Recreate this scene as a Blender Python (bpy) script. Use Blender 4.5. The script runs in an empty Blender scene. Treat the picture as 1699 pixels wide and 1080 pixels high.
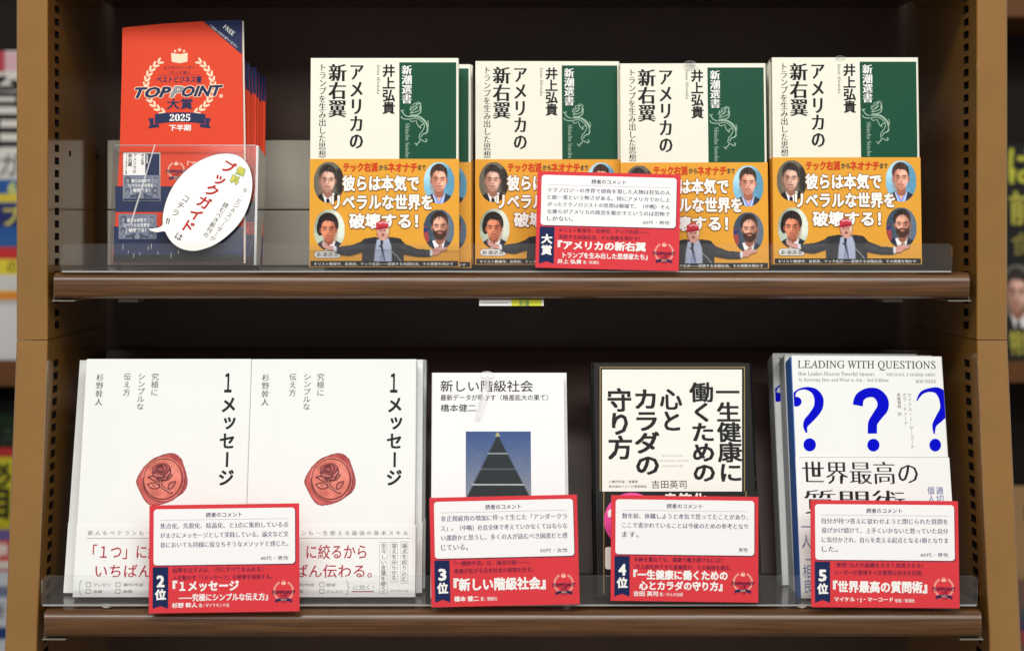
import bpy, bmesh, math, random
import numpy as np
from mathutils import Vector, Matrix, noise
random.seed(7)
sc = bpy.context.scene
COL = sc.collection

# ------------------------------------------------------------------ camera, world, lamps, exposure
D, F, VX, VY, CZ = 1.48, 2860.0, 789.0, 385.0, 1.30      # metres to the case front, focal length in photo pixels, eye point, eye height
cam = bpy.data.cameras.new('camera'); cam_o = bpy.data.objects.new('camera', cam); COL.objects.link(cam_o)
cam_o.location = (0, -D, CZ); cam_o.rotation_euler = (math.radians(90), 0, 0)
cam.sensor_width = 36; cam.lens = 36*F/1699
cam.shift_x = (849.5-VX)/1699; cam.shift_y = -(540-VY)/1699
cam.clip_start = 0.05; cam.clip_end = 100
cam.dof.use_dof = True; cam.dof.focus_distance = 1.49; cam.dof.aperture_fstop = 5.6
sc.camera = cam_o
sc.view_settings.view_transform = 'Standard'; sc.view_settings.look = 'None'
sc.view_settings.exposure = 0.17; sc.view_settings.gamma = 1.0
W = bpy.data.worlds.new('World'); sc.world = W; W.use_nodes = True
bgn = W.node_tree.nodes['Background']; bgn.inputs[0].default_value = (1.0, 0.975, 0.94, 1); bgn.inputs[1].default_value = 0.33

def lamp(name, loc, target, sx, sy, power, col):
    l = bpy.data.lights.new(name, 'AREA'); l.shape = 'RECTANGLE'; l.size = sx; l.size_y = sy; l.energy = power; l.color = col
    o = bpy.data.objects.new(name, l); COL.objects.link(o); o.location = loc
    o.rotation_euler = (Vector(target)-Vector(loc)).to_track_quat('-Z', 'Y').to_euler()
    return o
lamp('ceiling_tube_light', (-0.15, -1.55, CZ+1.35), (0, 0, CZ-0.1), 2.4, 0.35, 31, (1.0, 0.985, 0.95))
lamp('aisle_ceiling_light', (0.5, -3.1, CZ+1.35), (0, 0, CZ-0.1), 2.6, 0.6, 30, (1.0, 0.985, 0.95))

# ------------------------------------------------------------------ materials
def lin(c):
    c = c/255.0
    return c/12.92 if c <= .04045 else ((c+.055)/1.055)**2.4
def L3(rgb): return (lin(rgb[0]), lin(rgb[1]), lin(rgb[2]), 1)
def mk(name, rgb, rough=.5, spec=.2, coat=0, var=0, vscale=60, bump=0, bscale=400, stretch=None):
    m = bpy.data.materials.new(name); m.use_nodes = True; nt = m.node_tree; b = nt.nodes['Principled BSDF']
    b.inputs['Base Color'].default_value = L3(rgb); b.inputs['Roughness'].default_value = rough
    b.inputs['Specular IOR Level'].default_value = spec; b.inputs['Coat Weight'].default_value = coat; b.inputs['Coat Roughness'].default_value = .08
    if var or bump:
        tc = nt.nodes.new('ShaderNodeTexCoord'); mp = nt.nodes.new('ShaderNodeMapping'); nt.links.new(tc.outputs['Object'], mp.inputs[0])
        if stretch: mp.inputs['Scale'].default_value = stretch
    if var:
        n = nt.nodes.new('ShaderNodeTexNoise'); n.inputs['Scale'].default_value = vscale; n.inputs['Detail'].default_value = 6
        nt.links.new(mp.outputs[0], n.inputs[0])
        r = nt.nodes.new('ShaderNodeValToRGB'); r.color_ramp.elements[0].position = .3; r.color_ramp.elements[1].position = .7
        c = L3(rgb); r.color_ramp.elements[0].color = (c[0]*(1-var), c[1]*(1-var), c[2]*(1-var), 1); r.color_ramp.elements[1].color = (c[0]*(1+var), c[1]*(1+var), c[2]*(1+var), 1)
        nt.links.new(n.outputs[0], r.inputs[0]); nt.links.new(r.outputs[0], b.inputs['Base Color'])
    if bump:
        n2 = nt.nodes.new('ShaderNodeTexNoise'); n2.inputs['Scale'].default_value = bscale; n2.inputs['Detail'].default_value = 4
        nt.links.new(mp.outputs[0], n2.inputs[0]); bp = nt.nodes.new('ShaderNodeBump'); bp.inputs['Strength'].default_value = bump; bp.inputs['Distance'].default_value = .0004
        nt.links.new(n2.outputs[0], bp.inputs['Height']); nt.links.new(bp.outputs[0], b.inputs['Normal'])
    return m
def wood(name, a, b_, c_):
    m = bpy.data.materials.new(name); m.use_nodes = True; nt = m.node_tree; b = nt.nodes['Principled BSDF']
    tc = nt.nodes.new('ShaderNodeTexCoord'); mp = nt.nodes.new('ShaderNodeMapping'); mp.inputs['Scale'].default_value = (3.0, 110, 110)
    nt.links.new(tc.outputs['Object'], mp.inputs[0])
    n = nt.nodes.new('ShaderNodeTexNoise'); n.inputs['Scale'].default_value = 3.2; n.inputs['Detail'].default_value = 8; n.inputs['Distortion'].default_value = .6
    nt.links.new(mp.outputs[0], n.inputs[0])
    r = nt.nodes.new('ShaderNodeValToRGB'); e = r.color_ramp.elements; e[0].position = .28; e[0].color = L3(a); e[1].position = .75; e[1].color = L3(c_)
    k = e.new(.5); k.color = L3(b_)
    nt.links.new(n.outputs[0], r.inputs[0]); nt.links.new(r.outputs[0], b.inputs['Base Color'])
    b.inputs['Roughness'].default_value = .27; b.inputs['Specular IOR Level'].default_value = .6
    bp = nt.nodes.new('ShaderNodeBump'); bp.inputs['Strength'].default_value = .25; bp.inputs['Distance'].default_value = .0003
    nt.links.new(n.outputs[0], bp.inputs['Height']); nt.links.new(bp.outputs[0], b.inputs['Normal'])
    return m
def clear(name, haze=.05, tint=.97, rough=.06, gloss=1.0):
    m = bpy.data.materials.new(name); m.use_nodes = True; nt = m.node_tree; nt.nodes.clear()
    out = nt.nodes.new('ShaderNodeOutputMaterial'); tr = nt.nodes.new('ShaderNodeBsdfTransparent'); tr.inputs[0].default_value = (tint, tint, tint, 1)
    df = nt.nodes.new('ShaderNodeBsdfDiffuse'); df.inputs[0].default_value = (.75, .75, .75, 1)
    gl = nt.nodes.new('ShaderNodeBsdfGlossy'); gl.inputs['Roughness'].default_value = rough
    fr = nt.nodes.new('ShaderNodeFresnel'); fr.inputs[0].default_value = 1.49
    mu = nt.nodes.new('ShaderNodeMath'); mu.operation = 'MULTIPLY'; mu.inputs[1].default_value = gloss; nt.links.new(fr.outputs[0], mu.inputs[0])
    m1 = nt.nodes.new('ShaderNodeMixShader'); m1.inputs[0].default_value = haze; nt.links.new(tr.outputs[0], m1.inputs[1]); nt.links.new(df.outputs[0], m1.inputs[2])
    m2 = nt.nodes.new('ShaderNodeMixShader'); nt.links.new(mu.outputs[0], m2.inputs[0]); nt.links.new(m1.outputs[0], m2.inputs[1]); nt.links.new(gl.outputs[0], m2.inputs[2])
    nt.links.new(m2.outputs[0], out.inputs[0]); return m
def attr_mat(name, rough=.35):
    m = bpy.data.materials.new(name); m.use_nodes = True; nt = m.node_tree; b = nt.nodes['Principled BSDF']
    a = nt.nodes.new('ShaderNodeAttribute'); a.attribute_name = 'Col'; nt.links.new(a.outputs['Color'], b.inputs['Base Color'])
    b.inputs['Roughness'].default_value = .5; b.inputs['Specular IOR Level'].default_value = .2; return m

M = dict(
 case=mk('case_ochre_enamel', (142, 101, 46), .16, .55, .9, .05, 25, .04, 900),
 slot=mk('slot_dark', (20, 14, 9), .7),
 back=mk('back_dark_brown', (84, 61, 51), .4, .4, 0, .12, 14, .1, 300),
 board=wood('shelf_walnut_laminate', (66, 41, 22), (92, 61, 34), (110, 77, 45)),
 under=mk('board_underside', (40, 28, 22), .6),
 steel=mk('clip_steel', (128, 122, 112), .3, .6),
 cream=mk('cream_cover', (240, 239, 224), .5, .2, 0, .015, 40, .08, 900),
 page=mk('page_edges', (222, 214, 190), .8, .2, 0, .24, 40, 0, 1, (1, 60, 1)),
 green=mk('green_print', (8, 76, 52), .5, .2),
 black=mk('ink_black', (16, 14, 16), .5, .2), dgrey=mk('ink_dark_grey', (70, 66, 62), .5), grey=mk('ink_grey', (130, 127, 120), .5), lgrey=mk('ink_light_grey', (178, 176, 168), .5),
 white=mk('print_white', (250, 249, 246), .45), pale=mk('dragon_pale', (158, 186, 164), .5),
 yellow=mk('band_yellow', (232, 166, 54), .5, .2, 0, .02, 30), red=mk('ink_red', (214, 62, 22), .45), glow=mk('band_letter_shadow', (150, 98, 24), .5),
 bcov=mk('white_matte_cover', (240, 243, 241), .5, .2, 0, .012, 30, .08, 900), bband=mk('white_band', (241, 243, 241), .5, .2, 0, .01, 30),
 wine=mk('ink_wine_red', (178, 36, 52), .5),
 card=mk('card_red', (222, 60, 68), .5, .2, 0, .02, 30), cardw=mk('card_white', (250, 249, 250), .4), navy=mk('ink_navy', (22, 38, 84), .45), maroon=mk('card_small_navy', (92, 30, 70), .5), pink=mk('emblem_pink', (255, 196, 178), .5), body=mk('body_text_navy', (58, 66, 108), .5), rule=mk('rule_grey', (208, 196, 204), .5),
 orange=mk('booklet_orange', (222, 64, 28), .5, .2, 0, .02, 20), bnavy=mk('booklet_navy', (22, 38, 82), .5, .2, 0), laurel=mk('laurel_cream', (255, 222, 190), .5),
 wht=mk('kodan_white', (247, 247, 248), .5, .2, 0, .01, 30), blk=mk("black_cover", (13, 14, 13), .5, .2, 0), gold=mk('gold_line', (150, 128, 70), .4), cr2=mk('ivory_panel', (243, 243, 235), .45),
 hot=mk('hot_pink', (240, 74, 164), .35), blue=mk('question_blue', (0, 6, 205), .6, .05), bflank=mk('blue_flank', (74, 124, 208), .5), gflank=mk('grey_flank', (222, 226, 228), .6), bluegrey=mk('ink_blue_grey', (112, 124, 170), .5),
 riser=mk('grey_riser', (206, 203, 188), .5, .4, 0, .04, 8), acr=clear('clear_acrylic', .022, .985, .04, .5), acre=clear('clear_acrylic_edge', .55, .8, .1, 2), film=clear('clear_film', .006, .995, .08, .35), clipm=clear('clear_clip', .05, .95, .1, 1.2),
 photo=attr_mat('printed_picture'), hgreen=mk('hand_green', (96, 150, 110), .6), hyel=mk('hand_yellow', (226, 214, 84), .6), crim=mk('hand_red', (190, 34, 30), .6), paper=mk('balloon_white', (250, 249, 246), .45),
 silver=mk('ink_silver', (140, 143, 152), .4), floor=mk('floor_tile', (150, 140, 125), .4, .5, 0, .05, 4), wall=mk('far_wall', (58, 46, 38), .7),
)

# ------------------------------------------------------------------ basic builders
def link(o, parent=None):
    COL.objects.link(o)
    if parent is not None: o.parent = parent
    return o
def mesh(name, verts, faces, mat, parent=None, smooth=False):
    me = bpy.data.meshes.new(name); me.from_pydata([tuple(map(float, v)) for v in verts], [], faces); me.materials.append(mat); me.update()
    if smooth: me.shade_smooth()
    return link(bpy.data.objects.new(name, me), parent)
def empty(name, M4, label, cat, group=None):
    o = bpy.data.objects.new(name, None); o.empty_display_size = .02; link(o); o.matrix_world = M4
    o['label'] = label; o['category'] = cat
    if group: o['group'] = group
    return o
def boxvf(x0, x1, y0, y1, z0, z1):
    v = [(x0, y0, z0), (x1, y0, z0), (x1, y1, z0), (x0, y1, z0), (x0, y0, z1), (x1, y0, z1), (x1, y1, z1), (x0, y1, z1)]
    return v, [(0, 3, 2, 1), (4, 5, 6, 7), (0, 1, 5, 4), (1, 2, 6, 5), (2, 3, 7, 6), (3, 0, 4, 7)]
def box(name, x0, x1, y0, y1, z0, z1, mat, parent=None, bev=0, seg=2):
    v, f = boxvf(x0, x1, y0, y1, z0, z1); o = mesh(name, v, f, mat, parent)
    if bev:
        bm = bmesh.new(); bm.from_mesh(o.data); bmesh.ops.bevel(bm, geom=bm.edges[:], offset=bev, segments=seg, affect='EDGES', profile=.5); bm.to_mesh(o.data); bm.free()
    return o
def prism_x(name, prof, x0, x1, mat, parent=None, smooth=False):        # prof: (y, z) outline
    n = len(prof); v = [(x0, y, z) for y, z in prof]+[(x1, y, z) for y, z in prof]
    f = [(i, (i+1) % n, n+(i+1) % n, n+i) for i in range(n)]+[tuple(range(n))[::-1], tuple(range(n, 2*n))]
    o = mesh(name, v, f, mat, parent)
    if smooth: o.data.shade_smooth(); o.data.set_sharp_from_angle(angle=math.radians(40))
    return o
def at(px, py, Y):
    d = D+Y; return Vector(((px-VX)/F*d, Y, CZ+(VY-py)/F*d))
def copy_tree(o, parent=None):
    c = o.copy(); COL.objects.link(c)
    if parent is not None: c.parent = parent; c.matrix_parent_inverse = o.matrix_parent_inverse
    for ch in list(o.children): copy_tree(ch, c)
    return c

# ------------------------------------------------------------------ surfaces: a plane that print is laid on
class Surf:
    """local frame: x right, z up along the plane, y away from the viewer. loc() finds the point of the plane seen at a photo position."""
    def __init__(s, M4, y0=0.0): s.M = M4; s.I = M4.inverted(); s.y0 = y0; s.step = .00016
    def loc(s, px, py):
        o = s.I @ Vector((0, -D, CZ)); d = s.I.to_3x3() @ Vector(((px-VX)/F, 1, (VY-py)/F))
        t = (s.y0-o.y)/d.y; return (o.x+d.x*t, o.z+d.z*t)
class Card:
    def __init__(s, w, h, y0=0.0): s.w = w; s.h = h; s.y0 = y0; s.step = .00016
    def loc(s, x, y): return (x*s.w, (1-y)*s.h)
def frame(px, py, Y, lean=0, roll=0):
    return Matrix.Translation(at(px, py, Y)) @ Matrix.Rotation(-math.radians(lean), 4, 'X') @ Matrix.Rotation(math.radians(roll), 4, 'Y')

_g = {}
def glyphs(s, off=0.0, res=2, shear=0.0):
    k = (s, off, res, shear)
    if k not in _g:
        c = bpy.data.curves.new('glyph', 'FONT'); c.body = s; c.size = 1; c.offset = off; c.resolution_u = res; c.shear = shear
        o = bpy.data.objects.new('glyph', c); m = o.to_mesh()
        v = np.zeros(len(m.vertices)*3); m.vertices.foreach_get('co', v); v = v.reshape(-1, 3)[:, :2].copy()
        f = [tuple(p.vertices) for p in m.polygons]
        o.to_mesh_clear(); bpy.data.objects.remove(o); bpy.data.curves.remove(c); _g[k] = (v, f)
    return _g[k]
_k = glyphs('国')[0]; EMY = (_k[:, 1].min()+_k[:, 1].max())/2; EMX = (_k[:, 0].min()+_k[:, 0].max())/2
def serif(s):
    r = ''
    for ch in s:
        if 'A' <= ch <= 'Z': r += chr(0x1D400+ord(ch)-65)
        elif 'a' <= ch <= 'z': r += chr(0x1D41A+ord(ch)-97)
        elif '0' <= ch <= '9': r += chr(0x1D7CE+ord(ch)-48)
        else: r += ch
    return r
def roman(s): return ''.join(chr(0x1D434+ord(c)-65) if 'A' <= c <= 'Z' else c for c in s)
STY = {  # style -> (outline offset, list of (dx, dy) of the overlaid strokes in em)
 'r': (0, [(0, 0)]), 'l': (-.012, [(0, 0)]), 'm': (0, [(-.009, 0), (.009, 0), (0, .01)]),
 'b': (0, [(0, 0), (-.026, .02), (.026, -.02), (.026, .02), (-.026, -.02)]),
 'B': (0, [(0, 0), (-.044, 0), (.044, 0), (0, .040), (0, -.040), (.03, .03), (-.03, .03), (.03, -.03), (-.03, -.03)]),
 's': (-.014, [(-.026, 0), (-.010, 0), (.008, 0), (.024, 0)]),
 'sb': (-.004, [(-.040, 0), (-.020, 0), (0, 0), (.020, 0), (.040, 0)]),
 'sl': (-.018, [(-.010, 0), (.006, 0)]),
 'O': (0, [(math.cos(a*math.pi/6)*.09, math.sin(a*math.pi/6)*.09) for a in range(12)]),
}
def finish(name, S, V, Fc, Y, mat, parent, clip=None):
    me_o = mesh(name, [(a, S.y0-y, b) for (a, b), y in zip(V, Y)], Fc, mat, parent)
    if clip:
        bm = bmesh.new(); bm.from_mesh(me_o.data)
        for ax, val, sg in clip:
            co = (val, 0, 0) if ax == 'x' else (0, 0, val); no = (sg, 0, 0) if ax == 'x' else (0, 0, sg)
            bmesh.ops.bisect_plane(bm, geom=bm.verts[:]+bm.edges[:]+bm.faces[:], plane_co=co, plane_no=no, clear_outer=True)
        bm.to_mesh(me_o.data); bm.free()
    return me_o
def txt(S, s, x0, y0, x1, y1, mat, parent, sty='r', vert=False, layer=1, name='lettering', shear=0, clip=None, skew=0, fill=.93):
    """print the string s in the box (x0,y0)-(x1,y1); vertical text is set character by character downwards"""
    off, offs = STY[sty]
    xm, ym = (x0+x1)/2, (y0+y1)/2
    uL, uR = S.loc(x0, ym)[0], S.loc(x1, ym)[0]; vT, vB = S.loc(xm, y0)[1], S.loc(xm, y1)[1]
    V, Fc, Y = [], [], []
    def put(v, f, sx, sz):
        for k, (dx, dy) in enumerate(offs):
            n0 = len(V); V.extend((a+dx*sx, b+dy*sz) for a, b in v); Fc.extend(tuple(i+n0 for i in t) for t in f)
            Y.extend([layer*S.step+k*.000012]*len(v))
    if not vert:
        v, f = glyphs(s, off, 2, shear)
        if len(v) == 0: return None
        mn, mx = v.min(0), v.max(0); sx = (uR-uL)/(mx[0]-mn[0]); sz = (vT-vB)/max(mx[1]-mn[1], 1e-6)
        if s in ('一', 'ー', '―', '――'): sz = sx
        q = np.empty_like(v); q[:, 0] = uL+(v[:, 0]-mn[0])*sx; q[:, 1] = vB+(v[:, 1]-mn[1])*sz
        if skew: q[:, 1] += (q[:, 0]-(uL+uR)/2)*skew
        put([tuple(a) for a in q], f, sx, sz)
    else:
        n = len(s); ch = (vT-vB)/n; sx = (uR-uL)/.92; sz = ch*fill/.92
        for i, c in enumerate(s):
            if c == ' ': continue
            v, f = glyphs(c, off, 2); v = v-np.array([EMX, EMY]) if c not in '1J' else v-np.array([(v[:, 0].min()+v[:, 0].max())/2, (v[:, 1].min()+v[:, 1].max())/2])
            if c in 'ー―…（）「」『』': v = np.stack([v[:, 1], -v[:, 0]], 1)
            if c in 'ッャュョァィゥェォっゃゅょ': v = v+np.array([.09, .10])
            if c in '、。': v = v+np.array([.6, .6])
            cx = (uL+uR)/2; cz = vT-(i+.5)*ch
            put([(cx+a*sx, cz+b*sz) for a, b in v], f, sx, sz)
    if not V: return None
    return finish(name, S, V, Fc, Y, mat, parent, clip)
def txt_side(S, s, x0, y0, x1, y1, mat, parent, off=0, layer=1, name='lettering'):
    """latin words turned a quarter clockwise, reading downwards"""
    v, f = glyphs(s, off, 2); mn, mx = v.min(0), v.max(0); xm, ym = (x0+x1)/2, (y0+y1)/2
    uL, uR = S.loc(x0, ym)[0], S.loc(x1, ym)[0]; vT, vB = S.loc(xm, y0)[1], S.loc(xm, y1)[1]
    sx = (uR-uL)/(mx[1]-mn[1]); sz = (vT-vB)/(mx[0]-mn[0])
    V = [(uL+(b-mn[1])*sx, vT-(a-mn[0])*sz) for a, b in v]
    return finish(name, S, V, f, [layer*S.step]*len(V), mat, parent)
def txt_rot(S, s, cx, cy, size, deg, mat, parent, sty='r', layer=1, name='lettering', wide=1.0, clip=None):
    """one short run centred at (cx,cy), letter height size (photo px), turned deg clockwise"""
    off, offs = STY[sty]; v, f = glyphs(s, off, 2); c0 = (v.min(0)+v.max(0))/2
    if len(s) == 1: c0 = np.array([EMX, EMY])
    a = math.radians(-deg); V, Fc, Y = [], [], []
    for k, (dx, dy) in enumerate(offs):
        n0 = len(V)
        for p in v:
            x, y = (p[0]-c0[0]+dx)*size*wide, (p[1]-c0[1]+dy)*size
            V.append(S.loc(cx+x*math.cos(a)-y*math.sin(a), cy-(x*math.sin(a)+y*math.cos(a))))
        Fc += [tuple(i+n0 for i in t) for t in f]; Y += [layer*S.step+k*.000012]*len(v)
    return finish(name, S, V, Fc, Y, mat, parent, clip)
def smooth_pts(P, closed=False, n=5):
    P = [np.array(p, float) for p in P]; out = []; N = len(P)
    for i in range(N if closed else N-1):
        g = (lambda k: P[k % N]) if closed else (lambda k: P[min(max(k, 0), N-1)])
        p0, p1, p2, p3 = g(i-1), g(i), g(i+1), g(i+2)
        for j in range(n):
            t = j/n; out.append(.5*((2*p1)+(-p0+p2)*t+(2*p0-5*p1+4*p2-p3)*t*t+(-p0+3*p1-3*p2+p3)*t**3))
    if not closed: out.append(P[-1])
    return out
class Ink:
    """collects flat printed shapes of one colour and links them as one print"""
    def __init__(s, S, mat, layer=1): s.S = S; s.mat = mat; s.layer = layer; s.V = []; s.F = []
    def poly(s, pts, sm=False, n=5):
        if sm: pts = smooth_pts(pts, True, n)
        n0 = len(s.V); s.V += [s.S.loc(p[0], p[1]) for p in pts]; s.F.append(tuple(range(n0, n0+len(pts)))[::-1]); return s
    def rect(s, x0, y0, x1, y1): return s.poly([(x0, y0), (x1, y0), (x1, y1), (x0, y1)])
    def ell(s, cx, cy, rx, ry, rot=0, n=28):
        a = math.radians(rot); return s.poly([(cx+rx*math.cos(t)*math.cos(a)-ry*math.sin(t)*math.sin(a), cy+rx*math.cos(t)*math.sin(a)+ry*math.sin(t)*math.cos(a)) for t in [2*math.pi*k/n for k in range(n)]])
    def rrect(s, x0, y0, x1, y1, rx, ry=None):
        ry = ry or rx; P = []
        for cx, cy, a0 in ((x1-rx, y0+ry, -90), (x1-rx, y1-ry, 0), (x0+rx, y1-ry, 90), (x0+rx, y0+ry, 180)):
            for k in range(7): t = math.radians(a0+15*k); P.append((cx+rx*math.cos(t), cy+ry*math.sin(t)))
        return s.poly(P)
    def line(s, pts, w, sm=True, n=5):
        """ribbon; each point (x, y) or (x, y, width)"""
        P = [tuple(p)+(w,) if len(p) == 2 else p for p in pts]
        Q = smooth_pts(P, False, n) if sm and len(P) > 2 else [np.array(p, float) for p in P]
        n0 = len(s.V)
        for i, q in enumerate(Q):
            a, b = Q[max(i-1, 0)], Q[min(i+1, len(Q)-1)]; t = (b-a)[:2]; l = math.hypot(*t) or 1; nx, ny = -t[1]/l, t[0]/l
            s.V.append(s.S.loc(q[0]+nx*q[2]/2, q[1]+ny*q[2]/2)); s.V.append(s.S.loc(q[0]-nx*q[2]/2, q[1]-ny*q[2]/2))
        for i in range(len(Q)-1): k = n0+2*i; s.F.append((k, k+1, k+3, k+2))
        return s
    def frame(s, x0, y0, x1, y1, w): 
        for r in ((x0, y0, x1, y0+w), (x0, y1-w, x1, y1), (x0, y0+w, x0+w, y1-w), (x1-w, y0+w, x1, y1-w)): s.rect(*r)
        return s
    def done(s, name, parent, clip=None): return finish(name, s.S, s.V, s.F, [s.layer*s.S.step]*len(s.V), s.mat, parent, clip)

# ------------------------------------------------------------------ printed pictures: colours per point of a fine grid
class Canvas:
    def __init__(s, w, h, bg=(0, 0, 0), alpha=1.0):
        s.w, s.h = w, h; s.Y, s.X = np.mgrid[0:h+1, 0:w+1].astype(float); s.X /= w; s.Y /= h; s.ar = w/h
        s.C = np.zeros((h+1, w+1, 3)); s.C[:] = bg; s.A = np.full((h+1, w+1), float(alpha)); s.k = 1.0; s.o = (.5, .5)
    def _t(s, x, y): return s.o[0]+(x-s.o[0])*s.k, s.o[1]+(y-s.o[1])*s.k
    def _put(s, m, col, a=True):
        m = np.clip(m, 0, 1); s.C = s.C*(1-m[..., None])+np.array(col, float)*m[..., None]
        if a: s.A = np.maximum(s.A, m)
    def ell(s, cx, cy, rx, ry, col, rot=0, soft=.15, amt=1):
        cx, cy = s._t(cx, cy); rx, ry = rx*s.k, ry*s.k; a = math.radians(rot); dx = (s.X-cx)*s.ar; dy = s.Y-cy; u = dx*math.cos(a)+dy*math.sin(a); v = -dx*math.sin(a)+dy*math.cos(a)
        r = np.sqrt((u/(rx*s.ar))**2+(v/ry)**2); s._put(np.clip((1-r)/soft+.5, 0, 1)*amt, col)
    def poly(s, P, col, soft=.01, amt=1):
        P = [s._t(*p) for p in P]; inside = np.zeros(s.X.shape, bool); d = np.full(s.X.shape, 9.); n = len(P)
        for i in range(n):
            (x0, y0), (x1, y1) = P[i], P[(i+1) % n]
            if y0 != y1: inside ^= ((y0 > s.Y) != (y1 > s.Y)) & (s.X < (x1-x0)*(s.Y-y0)/(y1-y0)+x0)
            d = np.minimum(d, s._seg(x0, y0, x1, y1))
        s._put(np.clip(np.where(inside, d, -d)/soft+.5, 0, 1)*amt, col)
    def _seg(s, x0, y0, x1, y1):
        ax, ay = (x1-x0)*s.ar, y1-y0; px, py = (s.X-x0)*s.ar, s.Y-y0; t = np.clip((px*ax+py*ay)/(ax*ax+ay*ay+1e-12), 0, 1)
        return np.hypot(px-t*ax, py-t*ay)
    def line(s, P, w, col, soft=.008, amt=1, sm=True):
        P = [s._t(*p[:2]) for p in P]
        if sm and len(P) > 2: P = [tuple(p) for p in smooth_pts(P, False, 4)]
        d = np.full(s.X.shape, 9.)
        for (x0, y0), (x1, y1) in zip(P[:-1], P[1:]): d = np.minimum(d, s._seg(x0, y0, x1, y1))
        s._put(np.clip((w/2-d)/soft+.5, 0, 1)*amt, col)
    def cut(s, cx=.5, cy=.5, rx=.5, ry=.5): s.A *= (((s.X-cx)/rx)**2+((s.Y-cy)/ry)**2 < 1.0)
    def grain(s, amt=6, sc_=9):
        n = np.array([[noise.noise((x*sc_*s.ar, y*sc_, 1.7))+.5*noise.noise((x*sc_*3, y*sc_*3, 4.)) for x in np.linspace(0, 1, s.w+1)] for y in np.linspace(0, 1, s.h+1)])
        s.C = np.clip(s.C+n[..., None]*amt, 0, 255)
    def grey(s, dark=(40, 48, 70), light=(190, 194, 205)):
        g = s.C.mean(-1, keepdims=True)/255; s.C = np.array(dark)*(1-g)+np.array(light)*g
    def mesh(s, S, x0, y0, x1, y1, name, parent, layer=1, thr=.5):
        xm, ym = (x0+x1)/2, (y0+y1)/2; uL, uR = S.loc(x0, ym)[0], S.loc(x1, ym)[0]; vT, vB = S.loc(xm, y0)[1], S.loc(xm, y1)[1]
        w1 = s.w+1; V = [(uL+(uR-uL)*s.X[j, i], S.y0-layer*S.step, vT+(vB-vT)*s.Y[j, i]) for j in range(s.h+1) for i in range(w1)]
        Fc = []
        for j in range(s.h):
            for i in range(s.w):
                if s.A[j:j+2, i:i+2].mean() > thr: k = j*w1+i; Fc.append((k, k+w1, k+w1+1, k+1))
        o = mesh(name, V, Fc, M['photo'], parent)
        ca = o.data.color_attributes.new('Col', 'FLOAT_COLOR', 'POINT'); c = s.C.reshape(-1, 3)/255; l = np.where(c <= .04045, c/12.92, ((c+.055)/1.055)**2.4)
        ca.data.foreach_set('color', np.concatenate([l, np.ones((len(l), 1))], 1).ravel()); return o

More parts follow.
